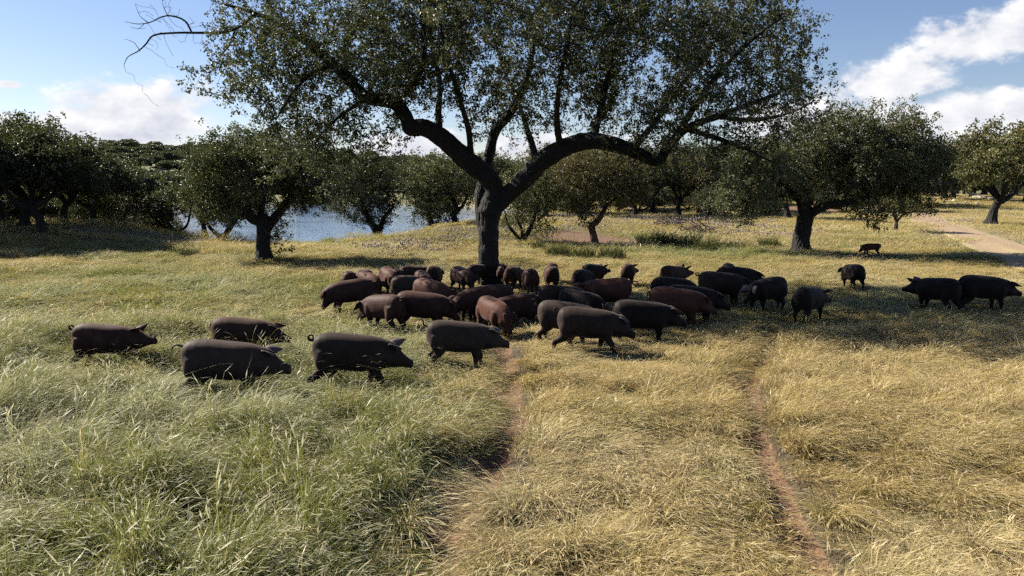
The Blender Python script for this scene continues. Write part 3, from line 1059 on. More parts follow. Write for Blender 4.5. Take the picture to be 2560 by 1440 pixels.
# ---- generic oaks, used as copies further off
def generic_oak(name, h, w, n, seed, leaf, per_node, cluster, step, kill, leafm, label, split=.36):
    global LEAF_TOTAL
    rng = np.random.default_rng(seed)
    th = h * split
    lean = rng.normal(0, .12, 2) * h * .4
    top = np.array((lean[0], lean[1], th))
    limbs = [(np.array([(0, 0, -.15), (lean[0] * .3, lean[1] * .2, th * .5), tuple(top)]), np.array([.055, .043, .04]) * h * .8)]
    k = rng.integers(3, 5)
    a0 = rng.random() * 6.28
    for i in range(k):
        a = a0 + i * 6.28 / k + rng.normal(0, .3)
        e = np.array((math.cos(a) * w * .3, math.sin(a) * w * .3, h * (.62 + .12 * rng.random())))
        mid = (top + e) / 2 + np.array((0, 0, -.03 * h)) + rng.normal(0, .04 * h, 3)
        limbs.append((np.array([top - (0, 0, .05 * h), mid, e]), np.array([.034, .024, .012]) * h * .8))
    cs = []
    for i in range(12):
        a = rng.random() * 6.28
        r_ = w * .5 * rng.random() ** .5 * .75
        z = h * (.52 + .38 * rng.random() * (1 - (r_ / (w * .5)) ** 2 * .55))
        cs.append(((math.cos(a) * r_, math.sin(a) * r_, z), (w * .17, w * .17, h * .11), 1.0))
    attr = lumps(rng, n, cs, clump=7, sig=w * .035)
    root, kf = build_tree(name, limbs, attr, rng, step=step, infl=w * .6, kill=kill, iters=50, leaf=leaf, per_node=per_node, cluster=cluster, thin=.05,
                          leafm=leafm, bark=M_BARK_FAR, sides=4, twig=.009, label=label, category='tree')
    LEAF_TOTAL += kf
    return root


def copy_tree(o, loc, rz, s, label, group=None, leafm=None):
    c = o.copy()
    COL.objects.link(c)
    c.location = loc
    c.rotation_euler = (0, 0, rz)
    c.scale = (s, s, s * .97)
    c['label'] = label
    if group:
        c['group'] = group
    for ch in o.children:
        k = ch.copy()
        COL.objects.link(k)
        k.parent = c
        if leafm is not None and ch.name.startswith('crown'):
            k.material_slots[0].link = 'OBJECT'
            k.material_slots[0].material = leafm
    return c


GEN = [generic_oak('holm_oak', 7.0, 9.6, 2300, 101, (.17, .105), 20, .30, .34, .44, M_LEAF, '', .28),
       generic_oak('holm_oak', 6.5, 8.0, 2000, 102, (.17, .105), 20, .29, .34, .44, M_LEAF, '', .24),
       generic_oak('holm_oak', 5.5, 7.0, 1800, 103, (.16, .10), 20, .27, .32, .42, M_LEAF, '', .25)]
USED = set()


def put_oak(k, u, d, h, rz, label, group=None, leafm=None):
    x = (u - 1280.0) / FPX * d / CT * 1.0
    z = tz(x, d)
    base_h = (7.0, 6.5, 5.5)[k] * .93
    s = h / base_h
    if k not in USED:
        USED.add(k)
        o = GEN[k]
        o.location = (x, d, z)
        o.rotation_euler = (0, 0, rz)
        o.scale = (s, s, s * .97)
        o['label'] = label
        if group:
            o['group'] = group
        if leafm is not None:
            for ch in o.children:
                if ch.name.startswith('crown'):
                    ch.material_slots[0].link = 'OBJECT'
                    ch.material_slots[0].material = leafm
        return o
    return copy_tree(GEN[k], (x, d, z), rz, s, label, group, leafm)


DK = M_LEAF_DARK
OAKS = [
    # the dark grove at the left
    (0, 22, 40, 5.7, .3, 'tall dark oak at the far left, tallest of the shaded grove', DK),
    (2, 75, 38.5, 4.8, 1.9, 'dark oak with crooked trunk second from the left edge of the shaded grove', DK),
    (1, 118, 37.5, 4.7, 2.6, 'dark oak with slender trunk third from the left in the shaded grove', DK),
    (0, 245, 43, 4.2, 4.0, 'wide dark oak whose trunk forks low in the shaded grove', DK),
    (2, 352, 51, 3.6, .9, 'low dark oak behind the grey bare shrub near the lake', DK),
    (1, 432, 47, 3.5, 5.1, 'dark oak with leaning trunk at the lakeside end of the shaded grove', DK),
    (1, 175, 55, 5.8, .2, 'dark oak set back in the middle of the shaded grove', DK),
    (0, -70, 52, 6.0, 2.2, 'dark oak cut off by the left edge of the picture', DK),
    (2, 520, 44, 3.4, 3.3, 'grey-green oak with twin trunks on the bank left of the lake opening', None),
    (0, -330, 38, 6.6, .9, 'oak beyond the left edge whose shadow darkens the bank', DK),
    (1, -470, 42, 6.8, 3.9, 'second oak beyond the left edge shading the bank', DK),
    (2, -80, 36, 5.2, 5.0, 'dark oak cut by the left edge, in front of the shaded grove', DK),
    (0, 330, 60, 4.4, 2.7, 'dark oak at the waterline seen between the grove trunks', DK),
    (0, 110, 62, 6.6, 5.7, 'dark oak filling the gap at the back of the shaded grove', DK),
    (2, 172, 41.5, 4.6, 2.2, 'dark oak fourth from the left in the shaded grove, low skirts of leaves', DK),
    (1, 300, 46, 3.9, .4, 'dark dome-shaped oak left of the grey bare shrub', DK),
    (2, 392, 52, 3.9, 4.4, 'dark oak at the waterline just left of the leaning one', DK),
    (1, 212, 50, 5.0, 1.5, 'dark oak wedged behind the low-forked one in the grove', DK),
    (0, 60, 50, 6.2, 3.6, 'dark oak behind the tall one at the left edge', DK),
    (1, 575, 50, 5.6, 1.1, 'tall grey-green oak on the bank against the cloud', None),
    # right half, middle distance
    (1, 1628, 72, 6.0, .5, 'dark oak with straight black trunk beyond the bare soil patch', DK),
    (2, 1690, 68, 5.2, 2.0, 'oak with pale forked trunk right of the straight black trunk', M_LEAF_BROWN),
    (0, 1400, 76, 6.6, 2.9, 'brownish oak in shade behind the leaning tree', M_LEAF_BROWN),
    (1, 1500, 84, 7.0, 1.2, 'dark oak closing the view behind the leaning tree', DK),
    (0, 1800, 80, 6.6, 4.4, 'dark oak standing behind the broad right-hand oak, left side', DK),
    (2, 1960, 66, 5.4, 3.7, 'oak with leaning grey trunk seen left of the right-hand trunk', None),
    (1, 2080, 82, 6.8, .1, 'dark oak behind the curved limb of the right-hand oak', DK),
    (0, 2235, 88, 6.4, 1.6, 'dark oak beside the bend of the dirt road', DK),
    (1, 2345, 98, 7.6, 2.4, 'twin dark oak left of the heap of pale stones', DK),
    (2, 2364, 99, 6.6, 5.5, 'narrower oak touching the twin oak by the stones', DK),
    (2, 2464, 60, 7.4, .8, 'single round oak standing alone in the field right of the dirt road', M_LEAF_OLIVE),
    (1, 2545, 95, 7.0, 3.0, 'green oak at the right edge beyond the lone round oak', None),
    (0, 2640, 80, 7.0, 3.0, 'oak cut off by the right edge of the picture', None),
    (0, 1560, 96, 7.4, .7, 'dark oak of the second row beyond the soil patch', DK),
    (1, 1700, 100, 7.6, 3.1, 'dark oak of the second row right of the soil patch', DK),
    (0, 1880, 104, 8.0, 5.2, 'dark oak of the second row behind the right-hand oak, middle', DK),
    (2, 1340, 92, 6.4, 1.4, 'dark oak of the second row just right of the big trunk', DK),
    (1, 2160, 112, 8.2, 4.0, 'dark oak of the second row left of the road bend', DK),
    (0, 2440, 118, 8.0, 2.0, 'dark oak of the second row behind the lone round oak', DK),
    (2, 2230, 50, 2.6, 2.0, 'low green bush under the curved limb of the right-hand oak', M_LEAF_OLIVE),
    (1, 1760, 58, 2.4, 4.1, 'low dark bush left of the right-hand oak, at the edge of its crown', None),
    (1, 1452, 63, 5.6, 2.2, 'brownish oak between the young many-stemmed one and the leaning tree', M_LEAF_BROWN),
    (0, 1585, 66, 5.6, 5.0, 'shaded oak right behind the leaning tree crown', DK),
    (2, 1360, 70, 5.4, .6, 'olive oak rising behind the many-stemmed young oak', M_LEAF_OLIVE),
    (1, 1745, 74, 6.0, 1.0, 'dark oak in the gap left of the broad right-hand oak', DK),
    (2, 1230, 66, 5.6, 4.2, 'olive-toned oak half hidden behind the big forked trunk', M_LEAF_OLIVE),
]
for (k, u, d, h, rz, lab, lm) in OAKS:
    put_oak(k, u, d, h, rz, lab, None, lm)

# ------------------------------------------------------------------ far woods: hill beyond the lake and the plain at the right
def far_oak_mesh(seed, w, h):
    rng = np.random.default_rng(seed)
    cs = [((math.cos(a) * w * .27 * r_, math.sin(a) * w * .27 * r_, h * (.55 + .2 * q)), (w * .24, w * .24, h * .22)) for a, r_, q in zip(rng.random(9) * 6.28, rng.random(9) ** .5, rng.random(9))]
    C = []
    for c, r_ in cs:
        d = rng.normal(0, 1, (190, 3))
        d /= np.linalg.norm(d, axis=1, keepdims=True)
        C.append(np.array(c) + d * np.array(r_) * (rng.random((190, 1)) ** .25) * (1 + .12 * rng.normal(0, 1, (190, 1))))
    C = np.concatenate(C)
    V = leaf_quads(C, rng, w * .085, w * .06, np.zeros(3), .5)
    rnd = np.clip(rng.random(len(C)) * .8 + .2 * (C[:, 2] / h - .5), 0, 1)
    q = np.arange(len(V)).reshape(-1, 4)
    tv, tf = tube(spline([(0, 0, -.3), (.1, .05, h * .3), (.2, 0, h * .6)], 5), [w * .04, w * .03, w * .03, w * .02, w * .015], 6)
    V = np.concatenate((V, tv))
    q2 = np.concatenate((q, tf + len(C) * 4))
    l, c = quads(q2)
    mi = np.concatenate((np.zeros(len(q)), np.ones(len(tf))))
    return make_mesh('far_oak', V, l, c, [M_LEAF_FAR, M_BARK_FAR], mi, {'rnd': np.concatenate((np.repeat(rnd, 4), np.zeros(len(tv))))})


FAR = [far_oak_mesh(201, 8, 5.6), far_oak_mesh(202, 7, 5.2), far_oak_mesh(203, 9.5, 6.2)]


def far_wood():
    rng = np.random.default_rng(5)
    pts = []
    tries = 0
    while len(pts) < 165 and tries < 20000:
        tries += 1
        d = 215 + 260 * rng.random()
        u = 120 + 1130 * rng.random()
        x = (u - 1280) / FPX * d
        if lake_r(np.array([x]), np.array([d]))[0] < 1.1:
            continue
        if any((x - a) ** 2 + (d - b) ** 2 < 60 for a, b in pts):
            continue
        pts.append((x, d))
    for i, (x, d) in enumerate(pts):
        o = link('oak_tree', FAR[i % 3], None, label='small round grey-green oak on the hill beyond the lake', category='tree', group='oaks on the far hillside')
        o.location = (x, d, tz(x, d) - .1)
        o.rotation_euler = (0, 0, rng.random() * 6.28)
        s = .95 + .5 * rng.random()
        o.scale = (s, s, s * (.9 + .2 * rng.random()))
    pts = []
    tries = 0
    while len(pts) < 120 and tries < 20000:
        tries += 1
        d = 105 + 190 * rng.random()
        u = 1180 + 1560 * rng.random()
        x = (u - 1280) / FPX * d
        if any((x - a) ** 2 + (d - b) ** 2 < 45 for a, b in pts) or lake_r(np.array([x]), np.array([d]))[0] < 1.15:
            continue
        if np.hypot(ROAD[:, 0] - x, ROAD[:, 1] - d).min() < 6:
            continue
        pts.append((x, d))
    for i, (x, d) in enumerate(pts):
        o = link('oak_tree', FAR[i % 3], None, label='distant oak of the open wood on the plain behind the right-hand trees', category='tree', group='oaks of the distant wood on the plain')
        o.location = (x, d, tz(x, d) - .1)
        o.rotation_euler = (0, 0, rng.random() * 6.28)
        s = .9 + .45 * rng.random()
        o.scale = (s, s, s * (.95 + .2 * rng.random()))


far_wood()

# ------------------------------------------------------------------ pigs
def rot_to(yaw, pitch):
    """unit forward, side (left), up for a heading with yaw (left +) and pitch (down +)"""
    f = np.array((math.cos(pitch) * math.cos(yaw), math.cos(pitch) * math.sin(yaw), -math.sin(pitch)))
    s = np.array((-math.sin(yaw), math.cos(yaw), 0.0))
    return f, s, np.cross(f, s)


# station: x, centre height, half height, half width, share of the neck bend reached, how square
BODY = [(0.000, .615, .030, .030, 0), (0.012, .612, .105, .085, 0), (0.045, .602, .168, .135, 0), (0.110, .585, .212, .172, 0), (0.210, .568, .238, .192, 0),
        (0.340, .552, .246, .203, 0), (0.480, .538, .246, .210, 0), (0.620, .533, .243, .212, 0), (0.740, .538, .236, .205, 0), (0.850, .548, .224, .190, 0),
        (0.940, .556, .206, .168, .25), (1.010, .560, .184, .138, .50), (1.075, .562, .170, .136, .75), (1.130, .552, .152, .128, .95), (1.180, .530, .128, .112, 1),
        (1.225, .505, .100, .090, 1), (1.270, .482, .080, .068, 1), (1.320, .462, .066, .056, 1), (1.365, .448, .060, .053, 1), (1.388, .440, .062, .057, 1), (1.396, .437, .050, .046, 1)]


def sway(x):
    """the back is highest over the loins and falls towards rump and neck"""
    return np.interp(x, [0, .1, .3, .5, .74, .94, 1.08, 1.2, 1.4], [.030, .010, -.004, -.002, .014, .034, .046, .044, .036])


BODY = [(x, z - float(sway(x)), hh * (1.075 if x < 1.0 else 1.10), hw * (1.07 if x < 1.0 else 1.10), b) for (x, z, hh, hw, b) in BODY]


def pig_geometry(pitch=0.0, yaw=0.0, stride=0.0, fat=1.0, tail='curl', ear_lift=.5, seed=0, kind='pig'):
    rng = np.random.default_rng(seed)
    body = BODY
    if kind == 'dog':
        body = [(x, .56 + (z - .55) * .7, hh * (.80 if x < .95 else .86) * (1 - .16 * math.exp(-((x - .3) / .2) ** 2)), hw * (.78 if x < .95 else .85), b) for (x, z, hh, hw, b) in BODY]
    # spine
    cen, frames = [], []
    px_, pz_ = 0.0, body[0][1]
    pos = np.array((0.0, 0.0, body[0][1]))
    for i, (x, z, hh, hw, b) in enumerate(body):
        f, s, u = rot_to(yaw * b, pitch * b)
        if i > 0:
            dx, dz = x - body[i - 1][0], z - body[i - 1][1]
            pos = pos + f * dx + u * dz
        cen.append(pos.copy())
        frames.append((f, s, u))
    V, F = [], []
    NS = 22
    a = np.linspace(0, 2 * np.pi, NS, endpoint=False)
    for (x, z, hh, hw, b), c, (f, s, u) in zip(body, cen, frames):
        k = fat if .1 < x < 1.0 else 1.0
        sy = np.sign(np.cos(a)) * np.abs(np.cos(a)) ** .86 * hw * k
        sz = np.sign(np.sin(a)) * np.abs(np.sin(a)) ** .90 * hh
        if .25 < x < .95:
            sz = np.where(sz < 0, sz * (1 + .06 * (fat - 1) * 10 * .5), sz)
        if 1.05 < x < 1.2:                      # jowls
            sy = np.where(sz < 0, sy * 1.12, sy * .92)
        V.append(c + np.outer(sy, s) + np.outer(sz, u))
    n = len(body)
    V = np.concatenate(V + [cen[0][None] - .012 * frames[0][0], cen[-1][None] + .004 * frames[-1][0]])
    for i in range(n - 1):
        for k in range(NS):
            k2 = (k + 1) % NS
            F.append([i * NS + k, i * NS + k2, (i + 1) * NS + k2, (i + 1) * NS + k])
    for k in range(NS):
        k2 = (k + 1) % NS
        F.append([n * NS, k2, k])
        F.append([n * NS + 1, (n - 1) * NS + k, (n - 1) * NS + k2])
    parts = [(V, F)]

    def shell(path, rad, sides=12, flat=None):
        path = np.array(path, float)
        m = max(8, len(path) * 3)
        sp = spline(np.column_stack((path, rad)), m)
        p, r_ = sp[:, :3], np.maximum(sp[:, 3], .012)
        v, f = tube(p, r_, sides)
        if flat:
            c = np.repeat(p, sides, axis=0)
            v = c + (v - c) * np.array(flat)
        nv = len(v)
        v = np.concatenate((v, p[:1], p[-1:]))
        fs = [list(q) for q in f]
        for k in range(sides):
            k2 = (k + 1) % sides
            fs.append([nv, k2, k])
            fs.append([nv + 1, (m - 1) * sides + k, (m - 1) * sides + k2])
        return v, fs
    slim = .78 if kind == 'dog' else 1.0
    for sgn, ph in ((1, stride), (-1, -stride)):
        y = .122 * sgn * (slim ** .5)
        o = .17 * ph                                     # hind foot shift
        parts.append(shell([(.20, y * .9, .56), (.185 + o * .1, y * 1.10, .43), (.215 + o * .35, y * 1.12, .335), (.140 + o * .6, y * 1.08, .235), (.085 + o * .75, y * 1.05, .200),
                            (.095 + o * .9, y * 1.02, .115), (.115 + o, y * 1.02, .052), (.140 + o, y * 1.02, .018)],
                           np.array([.150, .128, .096, .062, .052, .040, .041, .043]) * (slim if slim < 1 else 1), 12, (1.0, .82, 1.0)))
        o = -.15 * ph                                    # fore foot shift
        parts.append(shell([(.86, y * .9, .54), (.855 + o * .05, y * 1.15, .42), (.835 + o * .25, y * 1.10, .325), (.862 + o * .6, y * 1.05, .205), (.862 + o * .75, y, .165),
                            (.860 + o * .92, y, .085), (.872 + o, y, .048), (.900 + o, y, .018)],
                           np.array([.135, .114, .084, .059, .052, .040, .041, .043]) * (slim if slim < 1 else 1), 12, (1.0, .80, 1.0)))
    vs, fs, off = [], [], 0
    for v, f in parts:
        vs.append(v)
        fs += [[q + off for q in face] for face in f]
        off += len(v)
    V = np.concatenate(vs)
    loops = [q for f in fs for q in f]
    counts = [len(f) for f in fs]
    me = make_mesh('pig_raw', V, loops, counts)
    # extras: ears, tail, eyes (each rooted inside the body)
    ex_v, ex_f, ex_m, off = [], [], [], 0

    def add(v, f, m):
        nonlocal off
        ex_v.append(np.asarray(v))
        for q in f:
            ex_f.append([int(w) + off for w in q])
            ex_m.append(m)
        off += len(v)
    ih = 12
    f, s, u = frames[ih + 1]
    hb = cen[ih] + f * .02
    hh, hw = body[ih][2], body[ih][3]
    for sgn in (1, -1):
        lift = ear_lift + rng.normal(0, .06)
        root_ = hb + u * hh * .80 + s * sgn * hw * .52
        if kind == 'dog':
            ax = u * 1.0 + s * sgn * .15
            drop = np.zeros(3)
            ln, wd = .13, .07
        else:
            ax = f * (.75 - .2 * lift) + s * sgn * (.42 + .3 * (1 - lift)) + u * (.55 * lift - .12)
            drop = -u * .10 * (1.25 - lift) + f * .03
            ln, wd = .205, .150
        ax /= np.linalg.norm(ax)
        side = np.cross(ax, u * .6 + s * sgn * -.8)
        side /= np.linalg.norm(side)
        nrm = np.cross(ax, side)
        prof = [.55, .92, 1.0, .92, .70, .36, .06]
        rows = []
        for layer in (0.0, .011):
            for j, pw in enumerate(prof):
                t = j / (len(prof) - 1)
                c = root_ + ax * ln * (t - .12) + drop * t ** 2.0
                for q in (-1, -.5, 0, .5, 1):
                    rows.append(c + side * wd * .5 * pw * q + nrm * (.022 * (q * q) * pw + layer))
        m_ = len(prof) * 5
        fc = []
        for j in range(len(prof) - 1):
            for q in range(4):
                i0 = j * 5 + q
                fc.append((i0, i0 + 1, i0 + 6, i0 + 5))
                fc.append((m_ + i0, m_ + i0 + 5, m_ + i0 + 6, m_ + i0 + 1))
        ring = [q for q in range(5)] + [j * 5 + 4 for j in range(1, len(prof))] + [(len(prof) - 1) * 5 + q for q in (3, 2, 1, 0)] + [j * 5 for j in range(len(prof) - 2, 0, -1)]
        for r0, r1 in zip(ring, ring[1:] + ring[:1]):
            fc.append((r0, m_ + r0, m_ + r1, r1))
        add(rows, fc, 1)
        # eye
        ie = 14
        f2, s2, u2 = frames[ie]
        ec = cen[ie] + s2 * sgn * body[ie][3] * .80 + u2 * body[ie][2] * .52 + f2 * .0
        er = .013
        ev = [ec + er * np.array(p) for p in ((1, 0, 0), (-1, 0, 0), (0, 1, 0), (0, -1, 0), (0, 0, 1), (0, 0, -1))]
        add(ev, [(0, 2, 4), (2, 1, 4), (1, 3, 4), (3, 0, 4), (2, 0, 5), (1, 2, 5), (3, 1, 5), (0, 3, 5)], 2)
    t0 = np.array((.03, 0, .715))
    if tail == 'curl':
        th = np.linspace(0, 2 * np.pi * 1.25, 16)
        rr = .038 - .010 * th / th[-1]
        pts = [t0 + (.03, 0, -.01), t0 + (-.03, 0, .0)] + [t0 + np.array((-.055 - math.sin(q) * r_ * 1.0, .010 + .028 * q / 6.28, .034 - math.cos(q) * r_)) for q, r_ in zip(th, rr)]
    elif tail == 'up':
        pts = [t0 + (.03, 0, -.02), t0 + (-.03, 0, .0), t0 + (-.075, .01, .035), t0 + (-.075, .02, .08), t0 + (-.11, .02, .11), t0 + (-.15, .02, .10)]
    elif tail == 'out':
        pts = [t0 + (.03, 0, -.02), t0 + (-.04, 0, .02), t0 + (-.10, .01, .03), t0 + (-.15, .015, .0), t0 + (-.165, .02, -.05)]
    else:
        pts = [t0 + (.03, 0, -.02), t0 + (-.025, 0, -.01), t0 + (-.05, .01, -.06), t0 + (-.05, .02, -.15), t0 + (-.035, .03, -.24), t0 + (-.05, .03, -.29)]
    pts = spline(np.array(pts, float), 34)
    tr = np.interp(np.linspace(0, 1, 34), [0, .2, 1], [.022, .016, .007])
    v, fcs = tube(pts, tr, 7)
    add(v, fcs, 0)
    return me, (np.concatenate(ex_v), ex_f, ex_m)


def finish_pig(raw_obj, extra, mats, dg):
    ev = raw_obj.evaluated_get(dg)
    bm_ = ev.to_mesh()
    nv = len(bm_.vertices)
    co = np.empty(nv * 3, np.float32)
    bm_.vertices.foreach_get('co', co)
    co = co.reshape(-1, 3)
    nl = len(bm_.loops)
    lv = np.empty(nl, np.int32)
    bm_.loops.foreach_get('vertex_index', lv)
    ct = np.empty(len(bm_.polygons), np.int32)
    bm_.polygons.foreach_get('loop_total', ct)
    ev.to_mesh_clear()
    starts = np.concatenate(([0], np.cumsum(ct)[:-1]))
    low = np.array([co[lv[s:s + c], 2].max() < .052 for s, c in zip(starts, ct)])
    exv, exf, exm = extra
    V = np.concatenate((co, exv))
    loops = np.concatenate((lv, np.array([q + nv for f in exf for q in f], np.int32)))
    counts = np.concatenate((ct, np.array([len(f) for f in exf], np.int32)))
    mi = np.concatenate((np.where(low, 3, 0), np.array(exm)))
    return make_mesh('body', V, loops, counts, mats, mi, smooth_shade=True)


# u-centre of the body, v of the back's top, heading (deg: 0 right, 90 away, 180 left, -90 to camera), scale, skin, head pitch, head yaw, stride, tail, ear lift, label
PIGS = [
    (272, 812, 4, .95, 'brown', -.22, 0, .5, 'curl', .9, 'reddish-black pig furthest left, head raised and tail curled'),
    (615, 796, 2, .98, 'brown', .02, 0, .3, 'hang', .5, 'dark brown pig walking right just behind the leading grey-backed pig at left'),
    (574, 853, 3, 1.09, 'grey', .02, 0, .4, 'out', .6, 'long grey-backed pig wading right through the tall green grass, nearest at left'),
    (893, 836, 2, 1.08, 'charcoal', .10, 0, .8, 'curl', .8, 'walking charcoal pig in front, ear standing up and tail in a ring'),
    (1158, 804, 2, 1.00, 'grey', .04, 0, -.3, 'up', .5, 'grey pig standing in profile, head over the red soil path'),
    (1425, 756, -14, 1.02, 'grey', .20, 0, .2, 'up', .4, 'grey-rumped pig half hidden behind the front pig of the right group'),
    (1482, 771, -8, 1.04, 'charcoal', .22, 0, .9, 'curl', .3, 'charcoal pig striding with lowered head at the front of the right group'),
    (1616, 753, 0, 1.06, 'black', .12, 0, -.2, 'out', .5, 'black pig in shade with a pale grey ear, just behind the striding charcoal pig'),
    (1700, 721, -8, 1.08, 'red', .22, 0, .3, 'hang', .3, 'reddish pig with sunlight dappled on its flank and a drooping ear'),
    (1738, 716, -4, 1.05, 'black', .18, 0, .1, 'hang', .4, 'black pig whose snout shows beyond the reddish dappled pig'),
    (1280, 738, -158, 1.00, 'brown', .5, -.3, .3, 'hang', .4, 'dark pig standing behind the orange-brown grazing pig'),
    (1238, 748, -62, .98, 'red', .55, .2, .2, 'hang', .5, 'orange-brown pig grazing towards the camera behind the grey standing pig'),
    (1065, 731, -4, 1.04, 'brown', .34, 0, -.3, 'up', .4, 'dark brown pig in profile with tail cocked, grazing left of centre'),
    (952, 736, 142, .98, 'brown', .42, .35, .2, 'curl', .3, 'brown pig seen from behind with its head turned left into the grass'),
    (868, 700, -160, 1.02, 'brown', .55, 0, .3, 'hang', .4, 'dark brown pig grazing leftwards with its snout in the grass'),
    (922, 681, -45, .92, 'red', .50, -.2, .1, 'hang', .4, 'reddish pig rooting towards the right behind the left-grazing pig'),
    (873, 677, 100, .86, 'brown', .35, 0, .1, 'curl', .3, 'leftmost pig of the back row, seen from behind'),
    (908, 673, 120, .86, 'brown', .4, 0, .1, 'hang', .3, 'pig of the back row second from left, only its back showing'),
    (972, 671, -65, .92, 'red', .5, 0, .2, 'hang', .6, 'reddish pig in the back row bending towards the camera'),
    (1000, 672, 85, .86, 'brown', .35, 0, .1, 'hang', .3, 'brown pig pressed behind the reddish bending one'),
    (1044, 665, 22, .90, 'brown', .2, 0, .1, 'curl', .4, 'dark pig in profile in the back row, left of the trunk'),
    (1086, 664, 84, .90, 'brown', .4, 0, .1, 'curl', .3, 'pig with curled tail to the camera, right end of the left back row'),
    (1060, 680, -65, .84, 'red', .45, 0, .1, 'hang', .6, 'small reddish pig facing the camera in the back row'),
    (1020, 688, 60, .94, 'grey', .45, .2, .3, 'hang', .3, 'pale grey-brown pig standing behind the reddish-backed pig'),
    (1083, 701, -38, .98, 'red', .45, 0, .1, 'hang', .4, 'reddish-backed pig grazing down to the right in front of the back row'),
    (1190, 718, -146, 1.00, 'brown', .32, .15, .2, 'hang', .7, 'dark pig heading left with a reddish face, in front of the trunk'),
    (1215, 714, 176, 1.02, 'brown', .35, 0, .1, 'out', .5, 'pig right behind the left-heading pig at the foot of the trunk, tail stuck out'),
    (1158, 669, -58, .90, 'brown', .45, 0, .2, 'hang', .5, 'brown pig grazing beside the left side of the trunk'),
    (1196, 660, 62, .84, 'charcoal', .2, 0, .1, 'hang', .4, 'dark pig half hidden by the left edge of the trunk'),
    (1252, 660, 100, .84, 'brown', .3, 0, .1, 'hang', .3, 'pig peeping out at the right edge of the trunk'),
    (1286, 665, 72, .90, 'brown', .35, -.2, .2, 'curl', .3, 'pig with ringed tail seen from behind right of the trunk'),
    (1324, 671, 98, .92, 'brown', .6, 0, .1, 'curl', .3, 'pig seen square from behind, second right of the trunk'),
    (1378, 665, 92, .90, 'brown', .35, 0, .2, 'curl', .3, 'dark pig with its rump to the camera, third right of the trunk'),
    (1380, 656, 86, .88, 'brown', .1, 0, .1, 'hang', .3, 'pig directly beyond the third rump right of the trunk'),
    (1460, 673, 62, .90, 'black', .35, 0, .1, 'hang', .3, 'dark pig grazing away beside the raised-head one in the back row'),
    (1486, 660, 52, .90, 'black', -.25, -.35, .1, 'curl', .8, 'dark pig with head held up looking right in the back row'),
    (1571, 658, 78, .90, 'brown', -.15, -.75, .2, 'curl', .8, 'pig alone in the sunlit gap, looking over its right side'),
    (1688, 664, 42, .94, 'brown', -.28, -.3, .1, 'hang', .9, 'dark pig with head high, behind the shaded group'),
    (1690, 694, 14, 1.00, 'black', .5, 0, .1, 'hang', .3, 'black pig with only its back showing in front of the high-headed one'),
    (1510, 696, 172, 1.06, 'red', .18, .25, .2, 'out', .8, 'reddish pig facing left with a pale ear in the middle of the right group'),
    (1412, 714, 14, 1.02, 'charcoal', .45, 0, .1, 'up', .3, 'dark pig in profile behind the grey-rumped pig'),
    (1436, 718, 66, .92, 'grey', .5, 0, .1, 'hang', .3, 'pig of which only a sunlit tan rump shows in the right group'),
    (1458, 728, -32, .96, 'black', .6, 0, .1, 'hang', .3, 'black pig grazing in front of the sunlit tan rump'),
    (1812, 681, 0, 1.08, 'charcoal', .25, 0, .1, 'curl', .4, 'large charcoal pig in shade with a patch of light on its rump'),
    (1822, 657, 70, .90, 'black', .3, 0, .1, 'hang', .3, 'black pig whose back rises above the shaded group'),
    (1850, 669, 2, 1.02, 'black', .2, 0, .1, 'hang', .4, 'black pig stretched along behind the large charcoal pig'),
    (1915, 696, -152, 1.02, 'black', .30, .15, .4, 'hang', .3, 'black pig facing the camera leftwards at the right end of the shaded group'),
    (2028, 716, 46, 1.00, 'black', -.02, -.35, .3, 'hang', .7, 'black pig walking away in shade with ears up, apart from the group'),
    (2131, 660, 90, .92, 'black', .35, 0, .2, 'hang', .3, 'solitary black pig seen from behind in the sunlit strip'),
    (2338, 694, 112, 1.04, 'black', -.05, .3, .3, 'curl', .9, 'black pig showing its glossy rump and curled tail, right of the shade'),
    (2470, 690, -2, 1.08, 'black', .06, 0, .3, 'hang', .4, 'black pig furthest right, walking out of the picture'),
]


